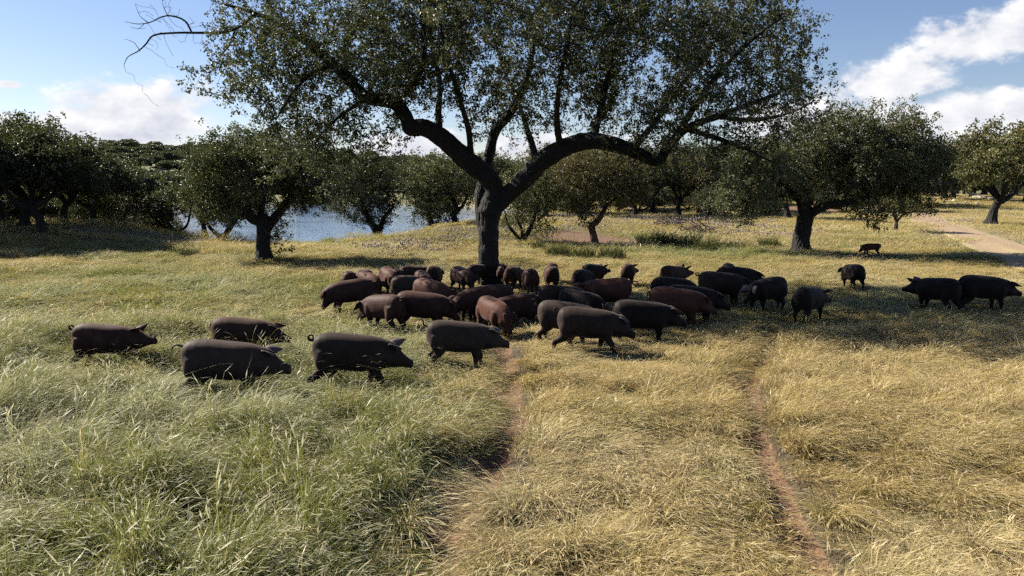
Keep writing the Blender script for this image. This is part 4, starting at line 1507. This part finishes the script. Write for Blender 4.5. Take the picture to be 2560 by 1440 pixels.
def build_pigs():
    raws = []
    for i, (u, v, hd, s, skin, pit, yaw, st, tail, lift, lab) in enumerate(PIGS):
        rng = np.random.default_rng(900 + i)
        if pit > .3:
            pit *= 1.4
        me, ex = pig_geometry(pit, yaw, st, .92 + .2 * rng.random(), tail, lift, i)
        o = link('pig_raw', me)
        md = o.modifiers.new('r', 'REMESH')
        md.mode = 'VOXEL'
        md.voxel_size = .021 if i < 14 else .027
        sm = o.modifiers.new('s', 'SMOOTH')
        sm.factor = .5
        sm.iterations = 4
        raws.append((o, ex))
    me, ex = pig_geometry(.55, .1, .6, .9, 'hang', .5, 99, 'dog')
    o = link('pig_raw', me)
    md = o.modifiers.new('r', 'REMESH')
    md.mode = 'VOXEL'
    md.voxel_size = .024
    sm = o.modifiers.new('s', 'SMOOTH')
    sm.factor = .5
    sm.iterations = 3
    raws.append((o, ex))
    dg = bpy.context.evaluated_depsgraph_get()
    meshes = []
    for i, (o, ex) in enumerate(raws):
        skin = M_PIG[PIGS[i][4]] if i < len(PIGS) else M_PIG['brown']
        ear = M_EAR if i < len(PIGS) and PIGS[i][4] in ('grey', 'charcoal', 'black') else skin
        meshes.append(finish_pig(o, ex, [skin, ear, M_EYE, M_HOOF], dg))
    for o, ex in raws:
        me = o.data
        bpy.data.objects.remove(o)
        bpy.data.meshes.remove(me)
    spots = []
    for i, (u, v, hd, s, skin, pit, yaw, st, tail, lift, lab) in enumerate(PIGS):
        x, y, z = ray(u, v)
        top = .785 * s
        d = 15.0
        for _ in range(4):
            X = x / y * d
            d = (CAM_H - top - tz(X, d)) / (-z / y)
        X = x / y * d
        h = R(hd)
        o = link('pig', meshes[i], None, label=lab, category='pig', group='herd of dark pigs under the oak')
        c, sn = math.cos(h), math.sin(h)
        mx, my = .62 * s, 0.0
        o.location = (X - c * mx, d - sn * mx, tz(X, d) - .005)
        o.rotation_euler = (0, 0, h)
        o.scale = (s, s, s)
        spots.append((X, d))
    p = gp(2180, 640)
    o = link('dog', meshes[-1], None, label='small dark brindled dog-like animal nosing left in the shade beneath the right-hand oak', category='dog')
    o.location = (p[0] + .35, p[1], tz(p[0], p[1]))
    o.rotation_euler = (0, 0, R(176))
    o.scale = (.72, .72, .78)
    return np.array(spots)


PIG_SPOTS = build_pigs()

# ------------------------------------------------------------------ grass
def blades(rng, n, radius, h, w, lean, droop, heads=0.3, segs=3, fan=.8, bumpy=0.0, seed=0, freq=2.5, radial=0.0):
    """one patch of blades leaning towards +X: verts, quads, per-vertex rnd / along / head"""
    a = rng.random(n) * 6.283
    rr = radius * np.sqrt(rng.random(n))
    b = np.stack((np.cos(a) * rr, np.sin(a) * rr, np.full(n, -.03)), 1)
    hn = fbm(b[:, 0] * freq + 31.7, b[:, 1] * freq + 11.3, seed, 3)
    if bumpy > 0:
        keep = hn > .30 + .06 * rng.random(n)
        b, hn = b[keep], hn[keep]
        n = len(b)
    hh = h * (.55 + .65 * rng.random(n)) * (1 + bumpy * (hn - .5) * 2.6)
    hd = rng.random(n) < heads
    hh = np.where(hd, hh * 1.2, hh)
    swirl = (fbm(b[:, 0] * freq * .6 + 5, b[:, 1] * freq * .6, seed + 3, 2) - .5) * 2.5 * (bumpy > 0)
    az_ = rng.normal(0, fan, n) + swirl
    ln = np.maximum(.05, lean * (.6 + .8 * rng.random(n)))
    dirh = np.stack((np.cos(az_), np.sin(az_), np.zeros(n)), 1)
    if radial > 0:
        dirh = dirh * (1 - radial) + np.stack((np.cos(a), np.sin(a), np.zeros(n)), 1) * radial * (.4 + rr / radius)[:, None]
    fa = rng.random(n) * 3.1416
    side = np.stack((np.cos(fa), np.sin(fa), np.zeros(n)), 1)
    rn = rng.random(n)
    ww = w * (.6 + .8 * rng.random(n)) * np.where(hd, .6, 1)
    dp = droop * (.5 + rng.random(n))
    comp = np.sqrt(np.maximum(.08, 1 - np.minimum(.9, ln * ln * .45)))
    ts = np.linspace(0, 1, segs + 1)
    pts = []
    V = np.empty((n, segs + 1, 2, 3))
    for j, t in enumerate(ts):
        p = b + dirh * (hh * ln * t ** 1.7)[:, None]
        p[:, 2] += hh * (t - dp * t ** 2.6) * comp
        pts.append(p)
        wj = (ww * .5 * np.where(hd, 1.0, (1 - t) ** .6 + .04))[:, None]
        V[:, j, 0] = p - side * wj
        V[:, j, 1] = p + side * wj
    nv = 2 * (segs + 1)
    base = np.arange(n)[:, None] * nv
    F = np.concatenate([np.stack((base[:, 0] + 2 * j, base[:, 0] + 2 * j + 1, base[:, 0] + 2 * j + 3, base[:, 0] + 2 * j + 2), 1) for j in range(segs)])
    V = V.reshape(-1, 3)
    RN = np.repeat(rn, nv)
    AL = np.tile(np.repeat(ts, 2), n)
    HD = np.zeros(len(V))
    k = np.where(hd)[0]
    if len(k):
        tip = pts[-1][k]
        dv = tip - pts[-2][k]
        dv /= np.linalg.norm(dv, axis=1, keepdims=True) + 1e-9
        dv = dv + np.array((.25, 0, -.35))
        dv /= np.linalg.norm(dv, axis=1, keepdims=True)
        ll = ((.05 + .06 * rng.random(len(k))) * (h / .35) ** .5)[:, None]
        hw = (ww[k] * 1.15 + .0008)[:, None]
        sd = side[k]
        HV = np.stack((tip - dv * .01, tip + dv * ll * .4 + sd * hw, tip + dv * ll, tip + dv * ll * .4 - sd * hw), 1).reshape(-1, 3)
        F = np.concatenate((F, len(V) + np.arange(len(HV)).reshape(-1, 4)))
        V = np.concatenate((V, HV))
        RN = np.concatenate((RN, np.repeat(rn[k], 4)))
        AL = np.concatenate((AL, np.ones(len(HV))))
        HD = np.concatenate((HD, np.ones(len(HV))))
    return V, F, RN, AL, HD


TUFT_COL = bpy.data.collections.new('grass_tufts')


def tuft(name, *args, **kw):
    V, F, rn, al, hd = blades(*args, **kw)
    l, c = quads(F)
    me = make_mesh(name, V, l, c, [M_GRASS], attrs={'rnd': rn, 'along': al, 'head': hd})
    o = bpy.data.objects.new(name, me)
    TUFT_COL.objects.link(o)
    return o


trng = np.random.default_rng(77)
for k in range(4):      # 0-3 near sward, uneven, with gaps
    tuft('tuft_%02d' % k, trng, 310, .30, .30, .0047, .60, .24, heads=.34, bumpy=.75, seed=300 + k, freq=5.0, fan=.95)
for k in range(3):      # 4-6 small domed tussocks
    tuft('tuft_%02d' % (4 + k), trng, 150, .085, .52, .0060, .70, .36, heads=.42, segs=4, fan=.6, radial=.45)
for k in range(3):      # 7-9 tussocks laid over in a swirl
    tuft('tuft_%02d' % (7 + k), trng, 260, .15, .72, .0052, 1.25, .58, heads=.12, fan=.26, segs=5)
for k in range(4):      # 10-13 middle distance sward
    tuft('tuft_%02d' % (10 + k), trng, 900, .95, .28, .0125, .75, .22, heads=.28, segs=2, bumpy=.5, seed=330 + k, freq=1.6)
for k in range(3):      # 14-16 tussocks of the middle distance
    tuft('tuft_%02d' % (14 + k), trng, 90, .16, .42, .0115, .8, .25, heads=.35, segs=3)
for k in range(3):      # 17-19 far sward
    tuft('tuft_%02d' % (17 + k), trng, 700, 2.2, .30, .026, .65, .15, heads=.22, segs=2, bumpy=.5, seed=350 + k, freq=.8)


def instancer(name, pts, rots, scl, idx, attrs, coll, **props):
    me = bpy.data.meshes.new(name)
    me.vertices.add(len(pts))
    me.vertices.foreach_set('co', np.asarray(pts, np.float32).ravel())
    for k, v in (('rot', rots), ('scl', scl)):
        a = me.attributes.new(k, 'FLOAT_VECTOR', 'POINT')
        a.data.foreach_set('vector', np.asarray(v, np.float32).ravel())
    a = me.attributes.new('idx', 'INT', 'POINT')
    a.data.foreach_set('value', np.asarray(idx, np.int32))
    for k, v in attrs.items():
        a = me.attributes.new(k, 'FLOAT', 'POINT')
        a.data.foreach_set('value', np.asarray(v, np.float32))
    o = link(name, me, None, **props)
    ng = bpy.data.node_groups.new(name + '_scatter', 'GeometryNodeTree')
    ng.interface.new_socket('Geometry', in_out='INPUT', socket_type='NodeSocketGeometry')
    ng.interface.new_socket('Geometry', in_out='OUTPUT', socket_type='NodeSocketGeometry')
    gi = ng.nodes.new('NodeGroupInput')
    go = ng.nodes.new('NodeGroupOutput')
    iop = ng.nodes.new('GeometryNodeInstanceOnPoints')
    ci = ng.nodes.new('GeometryNodeCollectionInfo')
    ci.inputs['Collection'].default_value = coll
    ci.inputs['Separate Children'].default_value = True
    ci.inputs['Reset Children'].default_value = True
    m2p = ng.nodes.new('GeometryNodeMeshToPoints')

    def named(nm, tp):
        n = ng.nodes.new('GeometryNodeInputNamedAttribute')
        n.data_type = tp
        n.inputs['Name'].default_value = nm
        return [s for s in n.outputs if s.enabled and s.name == 'Attribute'][0]
    e2r = ng.nodes.new('FunctionNodeEulerToRotation')
    ng.links.new(gi.outputs[0], m2p.inputs[0])
    ng.links.new(m2p.outputs[0], iop.inputs['Points'])
    ng.links.new(ci.outputs[0], iop.inputs['Instance'])
    iop.inputs['Pick Instance'].default_value = True
    ng.links.new(named('idx', 'INT'), iop.inputs['Instance Index'])
    ng.links.new(named('rot', 'FLOAT_VECTOR'), e2r.inputs[0])
    ng.links.new(e2r.outputs[0], iop.inputs['Rotation'])
    ng.links.new(named('scl', 'FLOAT_VECTOR'), iop.inputs['Scale'])
    ng.links.new(iop.outputs[0], go.inputs[0])
    md = o.modifiers.new('scatter', 'NODES')
    md.node_group = ng
    return o


def sector(rng, n, d0, d1, half=.76, margin=1.0):
    y = np.sqrt(d0 ** 2 + (d1 ** 2 - d0 ** 2) * rng.random(n))
    x = (rng.random(n) * 2 - 1) * (half * y + margin)
    return x, y


def jitter_grid(rng, d0, d1, cell, half=.76, margin=1.0):
    ys = np.arange(d0, d1, cell * .87)
    X, Y = [], []
    for i, y in enumerate(ys):
        w = half * y + margin
        x = np.arange(-w, w, cell) + (i % 2) * cell * .5
        X.append(x)
        Y.append(np.full(len(x), y))
    X, Y = np.concatenate(X), np.concatenate(Y)
    return X + rng.normal(0, cell * .2, len(X)), Y + rng.normal(0, cell * .2, len(X))


def build_grass():
    rng = np.random.default_rng(4)
    out = {k: [] for k in ('x', 'y', 's', 'h', 'i', 'r', 'g', 'p')}
    oak = np.array(at(1226, 722, 22.6))[:2]
    layers = (  # kind, from, to, cell or count, first variant, variants
        ('near', 3.6, 15.5, .31, 0, 4), ('tuss', 3.6, 15.5, 4600, 4, 3), ('swirl', 3.6, 14.0, 480, 7, 3),
        ('mid', 15.0, 36.0, .92, 10, 4), ('midt', 15.0, 38.0, 5200, 14, 3), ('far', 35.0, 110.0, 2.2, 17, 3))
    for (kind, d0, d1, c, v0, nv) in layers:
        x, y = jitter_grid(rng, d0, d1, c) if kind in ('near', 'mid', 'far') else sector(rng, c, d0, d1)
        if kind == 'tuss':          # taller grass standing round the hollows, most of it on the sunny side
            ex, ey = [], []
            for (hx, hy), hr in zip(HOLES, HOLE_R):
                a = math.pi * .85 + rng.normal(0, 1.0, 9)
                ex.append(hx + np.cos(a) * hr * 1.45)
                ey.append(hy + np.sin(a) * hr * 1.15)
            x, y = np.concatenate([x] + ex), np.concatenate([y] + ey)
        soil = soil_field(x, y)
        road = np.full(len(x), 9.0)
        if d1 > 28:
            for q in range(0, len(ROAD), 2):
                road = np.minimum(road, np.hypot(x - ROAD[q, 0], y - ROAD[q, 1]))
        lim = {'far': 2.6, 'mid': 2.3}.get(kind, 1.9)
        keep = (rng.random(len(x)) > soil * .95) & (lake_r(x, y) > 1.05) & (road > lim)
        lay = fbm(x * .7 + 9, y * .7, 65, 3)
        if kind == 'swirl':
            keep &= lay > .50
        gap = fbm(x * 2.4 + 3, y * 2.4, 69, 3)
        if kind == 'tuss':
            keep &= gap > .47
        if kind == 'near':
            low_ = gap < .40 + .07 * (1 - smooth(x, -2, 1)) + .06 * rng.random(len(x))
        if d0 < 5:
            trk = np.minimum(dist_poly(x, y, TRACK_A), dist_poly(x, y, TRACK_B))
            keep &= (trk > .24 + .10 * rng.random(len(x))) & (dist_poly(x, y, TRACK_A) > .30 + .12 * rng.random(len(x)))
        if d0 < 5:
            for (hx, hy), hr in zip(HOLES, HOLE_R):
                out_ = np.hypot((x - hx - .08) / 1.25, y - hy) > hr * (.8 + .4 * rng.random(len(x)))
                if kind == 'near':
                    low_ |= ~out_
                else:
                    keep &= out_
        x, y, soil, lay = x[keep], y[keep], soil[keep], lay[keep]
        m = len(x)
        g = green_field(x, y)
        ang = -.45 + (fbm(x * .45, y * .45, 63, 3) - .5) * 5.0 + (fbm(x * 1.2, y * 1.2, 64, 2) - .5) * 2.0 + rng.normal(0, .35, m)
        hgt = (.30 + 1.45 * fbm(x * 1.9, y * 1.9, 66, 3) ** 1.3) * (.47 + .66 * g) * (.80 + .4 * rng.random(m)) * (1 - .6 * soil)
        hgt *= {'near': 1.2, 'tuss': 1.05, 'swirl': .9, 'mid': .80, 'midt': .72, 'far': .9}[kind]
        if kind in ('near', 'tuss', 'mid', 'midt'):      # trampled and grazed round the herd, less so in the tall grass at the left
            dd = np.full(m, 9.0)
            for (qx, qy) in PIG_SPOTS:
                dd = np.minimum(dd, np.hypot(x - qx, y - qy))
            low = .42 + .58 * smooth(dd, .6, 2.0)
            hgt *= np.where(x < -3.6, np.maximum(low, .66), low)
        if kind in ('mid', 'midt'):
            hgt *= .5 + .5 * smooth(np.hypot(x - oak[0], y - oak[1]), .5, 2.0)
        if kind == 'near':
            hgt = np.where(low_[keep], hgt * .22, hgt)
        pale = smooth(fbm(x * .55, y * .55, 67, 3), .45, .75) * .8 + .3 * rng.random(m)
        if kind == 'swirl':
            pale = pale + .3
        if kind in ('tuss', 'midt'):
            g = g + rng.normal(0, .2, m)
            pale = pale + .15
        out['x'].append(x)
        out['y'].append(y)
        out['s'].append((.65 + .65 * rng.random(m)) if kind in ('tuss', 'swirl') else (.85 + .3 * rng.random(m)))
        out['h'].append(hgt)
        out['i'].append(v0 + rng.integers(0, nv, m))
        out['r'].append(ang)
        out['g'].append(np.clip(g, 0, 1))
        out['p'].append(np.clip(pale, 0, 1))
    o = {k: np.concatenate(v) for k, v in out.items()}
    n = len(o['x'])
    pts = np.stack((o['x'], o['y'], terrain(o['x'], o['y'])), 1)
    # lie along the slope of the ground
    e = .4
    sx = (terrain(o['x'] + e, o['y']) - terrain(o['x'] - e, o['y'])) / (2 * e)
    sy = (terrain(o['x'], o['y'] + e) - terrain(o['x'], o['y'] - e)) / (2 * e)
    ca, sa = np.cos(o['r']), np.sin(o['r'])
    small = (o['i'] >= 4) & (o['i'] <= 9) | ((o['i'] >= 14) & (o['i'] <= 16))
    jit = rng.normal(0, .1, (n, 2)) * small[:, None]
    rots = np.column_stack((np.arctan(sy) + jit[:, 0], -np.arctan(sx) + jit[:, 1], o['r']))
    flip = np.where(rng.random(n) < .5, -1.0, 1.0)
    scl = np.column_stack((o['s'], o['s'] * flip, o['s'] * o['h']))
    instancer('meadow_grass', pts, rots, scl, o['i'], {'green': o['g'], 'pale': o['p']}, TUFT_COL, kind='stuff',
              label='tall mixed green and straw-coloured meadow grass', category='grass')
    print('GRASS', n, 'LEAVES', LEAF_TOTAL)


build_grass()

# ------------------------------------------------------------------ hillside scrub and undergrowth
SCRUB_COL = bpy.data.collections.new('scrub_models')
for k, me in enumerate(FAR):
    SCRUB_COL.objects.link(bpy.data.objects.new('scrub_%d' % k, me))


def hillside_scrub():
    rng = np.random.default_rng(15)
    n = 4200
    d = 225 + 300 * rng.random(n)
    x = (60 + 1260 * rng.random(n) - 1280) / FPX * d
    k = lake_r(x, d) > 1.12
    k &= fbm(x * .03, d * .03, 91, 3) > .40
    x, d = x[k][:1500], d[k][:1500]
    m = len(x)
    sc_ = .5 + .75 * rng.random(m)
    pts = np.stack((x, d, terrain(x, d) - .3), 1)
    instancer('hillside_scrub', pts, np.column_stack((np.zeros((m, 2)), rng.random(m) * 6.28)), np.column_stack((sc_, sc_, sc_ * .85)),
              rng.integers(0, 3, m), {}, SCRUB_COL, kind='stuff', label='grey-green scrub and small oaks covering the far hillside', category='scrub')


hillside_scrub()

BUSHES = [(1345, 78), (1385, 84), (1425, 72), (1455, 90), (1540, 80), (1575, 92), (1600, 78), (1650, 88), (1668, 104), (1720, 82), (1745, 92), (1790, 70), (1835, 78), (1850, 96),
          (1905, 74), (1930, 90), (2020, 78), (2050, 94), (2110, 76), (2135, 92), (2185, 84), (2290, 108), (2400, 120), (2500, 112), (2575, 104), (1500, 104), (2250, 100)]
brng = np.random.default_rng(8)
for i, (u, d) in enumerate(BUSHES):
    lm = (M_LEAF_DARK, M_LEAF_BROWN, M_LEAF, M_LEAF_DARK)[i % 4]
    o = put_oak(i % 3, u, d, 2.2 + 1.6 * brng.random(), brng.random() * 6.28, 'low leafy bush in the shaded undergrowth beyond the field', 'undergrowth bushes beyond the field', lm)
    o.name = 'bush'
    o['category'] = 'bush'
    o.location.z -= .30 * 6.2 * o.scale[2]
    sx = o.scale[0] * (1.15 + .3 * brng.random())
    o.scale = (sx, sx, o.scale[2])

# ------------------------------------------------------------------ weeds, brush, stones, flowers
def mat_weed():
    m, g, out = new_mat('weed_leaves')
    r = g.attr('rnd')
    c = g.mix(r, (0.045, 0.056, 0.016), (0.15, 0.150, 0.056))
    p = g.node('ShaderNodeBsdfDiffuse')
    g.put(p.inputs[0], c)
    tr = g.node('ShaderNodeBsdfTranslucent')
    g.put(tr.inputs[0], c)
    mx = g.node('ShaderNodeMixShader')
    mx.inputs[0].default_value = .35
    g.l.new(p.outputs[0], mx.inputs[1])
    g.l.new(tr.outputs[0], mx.inputs[2])
    g.l.new(mx.outputs[0], out.inputs[0])
    return m


M_WEED = mat_weed()
WEEDS = [(1618, 612, 1.0, 'broad green weed clump at the left end of the weedy strip'), (1665, 616, 1.25, 'tall green weed clump in the weedy strip right of the bare soil'),
         (1712, 622, 1.35, 'tallest weed clump of the weedy strip, below the dead brush'), (1765, 632, 1.2, 'dark green weed clump at the middle of the weedy strip'),
         (1835, 628, .8, 'low bright green weed clump left of the right-hand trunk'), (1925, 622, .95, 'bright green weed clump just left of the right-hand trunk'),
         (1395, 640, 1.0, 'weed clump in shade below the many-stemmed young oak'), (1455, 646, 1.05, 'shaded weed clump below the bent reddish trunk'),
         (1530, 650, 1.0, 'shaded weed clump right below the bent reddish trunk'), (1345, 626, .7, 'weed clump at the foot of the many-stemmed young oak'),
         (880, 590, .8, 'reedy weeds on the lake bank left of the mound'), (820, 596, .7, 'reedy weeds on the lake bank right of the left tree'),
         (470, 640, .8, 'green weeds on the edge of the left shadow'), (2110, 545, 1.0, 'green weeds beyond the right-hand trunk')]
for i, (u, v, s_, lab) in enumerate(WEEDS):
    wr = np.random.default_rng(600 + i)
    V, F, rn, al, hd = blades(wr, 420, .62, .62, .030, .55, .22, heads=.12, segs=3, fan=3.0, bumpy=.5, seed=400 + i, freq=2.0)
    l, c = quads(F)
    p = gp(u, v)
    o = link('weed_clump', make_mesh('weed_clump', V, l, c, [M_WEED], attrs={'rnd': rn}), None, label=lab, category='weeds', group='green weed clumps')
    o.location = (p[0], p[1], tz(p[0], p[1]))
    o.scale = (s_ * .95, s_ * .9, s_ * 1.15)
    o.rotation_euler = (0, 0, wr.random() * 6.28)


def brush_heap(u, v, w, h, n, lab, seed):
    rr = np.random.default_rng(seed)
    vs, fs, off = [], [], 0
    for i in range(n):
        a = rr.random() * 6.28
        c = np.array((rr.normal(0, w * .3), rr.normal(0, w * .2), abs(rr.normal(0, h * .4))))
        d = np.array((math.cos(a), math.sin(a), rr.normal(.15, .4)))
        ln = w * (.25 + .4 * rr.random())
        p = spline([c - d * ln * .5, c + rr.normal(0, .06, 3), c + d * ln * .5], 5)
        p[:, 2] = np.maximum(p[:, 2], .01)
        q, f = tube(p, np.linspace(.028, .008, 5), 4)
        vs.append(q)
        fs.append(f + off)
        off += len(q)
    l, c = quads(np.concatenate(fs))
    p = gp(u, v)
    o = link('brush_heap', make_mesh('brush_heap', np.concatenate(vs), l, c, [M_BRUSH]), None, label=lab, category='brush')
    o.location = (p[0], p[1], tz(p[0], p[1]))


brush_heap(1672, 576, 2.2, .5, 90, 'flat heap of dead brown brush behind the weedy strip', 1)
brush_heap(1742, 590, 1.5, .9, 80, 'upright tangle of dead brush above the tallest weeds', 2)
brush_heap(2160, 650, 1.8, .25, 60, 'scattered dead sticks in the shade near the dog', 3)
brush_heap(1780, 548, 3.0, .6, 90, 'low bank of dry brown brush left of the right-hand tree', 4)


def rock_mesh(seed):
    rr = np.random.default_rng(seed)
    n, k = 8, 10
    V = [(0, 0, 1.0)]
    for i in range(1, n):
        th = math.pi * i / n
        for j in range(k):
            ph = 2 * math.pi * j / k
            V.append((math.sin(th) * math.cos(ph), math.sin(th) * math.sin(ph), math.cos(th)))
    V.append((0, 0, -1.0))
    V = np.array(V)
    for _ in range(9):
        d = rr.normal(0, 1, 3)
        d /= np.linalg.norm(d)
        lim = .55 + .3 * rr.random()
        over = np.maximum(0, V @ d - lim)
        V = V - over[:, None] * d[None] * .9
    V = V * np.array((1.0, .75, .6)) + rr.normal(0, .02, V.shape)
    F = [[0, 1 + j, 1 + (j + 1) % k] for j in range(k)]
    for i in range(n - 2):
        for j in range(k):
            a, b = 1 + i * k + j, 1 + i * k + (j + 1) % k
            F.append([a, a + k, b + k, b])
    e = len(V) - 1
    s0 = 1 + (n - 2) * k
    F += [[e, s0 + (j + 1) % k, s0 + j] for j in range(k)]
    return make_mesh('stone', V, [q for f in F for q in f], [len(f) for f in F], [M_ROCK])


ROCKS = [rock_mesh(i) for i in range(4)]
STONES = [(2374, 527, .55, 'pale stone left of the heap beside the twin oaks'), (2382, 530, .40, 'smaller pale stone beside the left one of the stone heap'),
          (2392, 533, .30, 'small low stone in front of the stone heap'), (2412, 531, .25, 'tiny pale stone in the gap of the stone heap'), (2429, 522, .75, 'largest pale boulder at the top of the stone heap'),
          (2438, 525, .60, 'boulder touching the largest one in the stone heap'), (2445, 524, .50, 'boulder third along the top of the stone heap'), (2454, 526, .62, 'rounded boulder just left of the lone oak trunk'),
          (2441, 533, .32, 'small stone fallen in front of the stone heap'), (2474, 526, .45, 'pale stone just right of the lone oak trunk'), (2507, 531, .40, 'pale stone further right along the shade line'),
          (2183, 575, .22, 'lone pale stone lying in the sunlit grass'), (1858, 548, .45, 'pale stone under the left edge of the right-hand oak'), (1868, 549, .38, 'second stone under the left edge of the right-hand oak'),
          (1887, 549, .42, 'flat stone nearer the leaning grey trunk'), (1760, 552, .5, 'stone in the brown bank left of the right-hand oak')]
for i, (u, v, r_, lab) in enumerate(STONES):
    p = gp(u, v)
    o = link('stone', ROCKS[i % 4], None, label=lab, category='stone', group='pale field stones')
    o.location = (p[0], p[1], tz(p[0], p[1]) + r_ * .22)
    o.scale = (r_, r_, r_)
    o.rotation_euler = (0, 0, i * 1.7)

FLOWER_COL = bpy.data.collections.new('flower_models')
for k in range(2):
    fr = np.random.default_rng(700 + k)
    m_ = 60
    C = np.column_stack((fr.normal(0, .35, (m_, 2)), .22 + .18 * fr.random(m_)))
    V = leaf_quads(C, fr, .06, .05, np.zeros(3), .3)
    l, c = quads(np.arange(len(V)).reshape(-1, 4))
    FLOWER_COL.objects.link(bpy.data.objects.new('flower_%d' % k, make_mesh('flower', V, l, c, [M_FLOWER])))


def wild_flowers():
    rr = np.random.default_rng(19)
    P = []
    for (u, v, su, sv, n) in ((1100, 622, 60, 14, 22), (1430, 580, 60, 10, 22), (1880, 590, 60, 10, 22), (1740, 575, 60, 8, 14), (1560, 568, 60, 8, 12), (2390, 562, 20, 4, 5), (960, 640, 60, 10, 8)):
        for _ in range(n):
            P.append(gp(u + rr.normal(0, su), max(545, v + rr.normal(0, sv))))
    P = np.array(P)
    n = len(P)
    s_ = .7 + .7 * rr.random(n)
    instancer('wild_flowers', np.column_stack((P, terrain(P[:, 0], P[:, 1]))), np.column_stack((np.zeros((n, 2)), rr.random(n) * 6.28)), np.column_stack((s_, s_, s_)),
              rr.integers(0, 2, n), {}, FLOWER_COL, kind='stuff', label='haze of pale purple wild flowers in the grass behind the herd', category='flowers')


wild_flowers()

# grey bare shrub at the edge of the grove
srng = np.random.default_rng(31)
sp_ = at(330, 572, 44.0)
sb = np.array((sp_[0], 44.0, tz(sp_[0], 44.0) - .05))
build_tree('bare_shrub', [(np.array([sb, sb + (.1, 0, .5), sb + (.2, .1, 1.0)]), np.array([.07, .05, .03])), (np.array([sb + (.05, 0, .2), sb + (-.4, 0, .8)]), np.array([.04, .02]))],
           lumps(srng, 700, [(sb + (0, 0, 1.4), (1.4, 1.0, .9), 1)], clump=7, sig=.2), srng, step=.16, infl=1.5, kill=.2, iters=40, thin=.0, bark=M_BRUSH, sides=4, twig=.007,
           label='grey leafless twiggy shrub at the edge of the shaded grove', category='shrub')
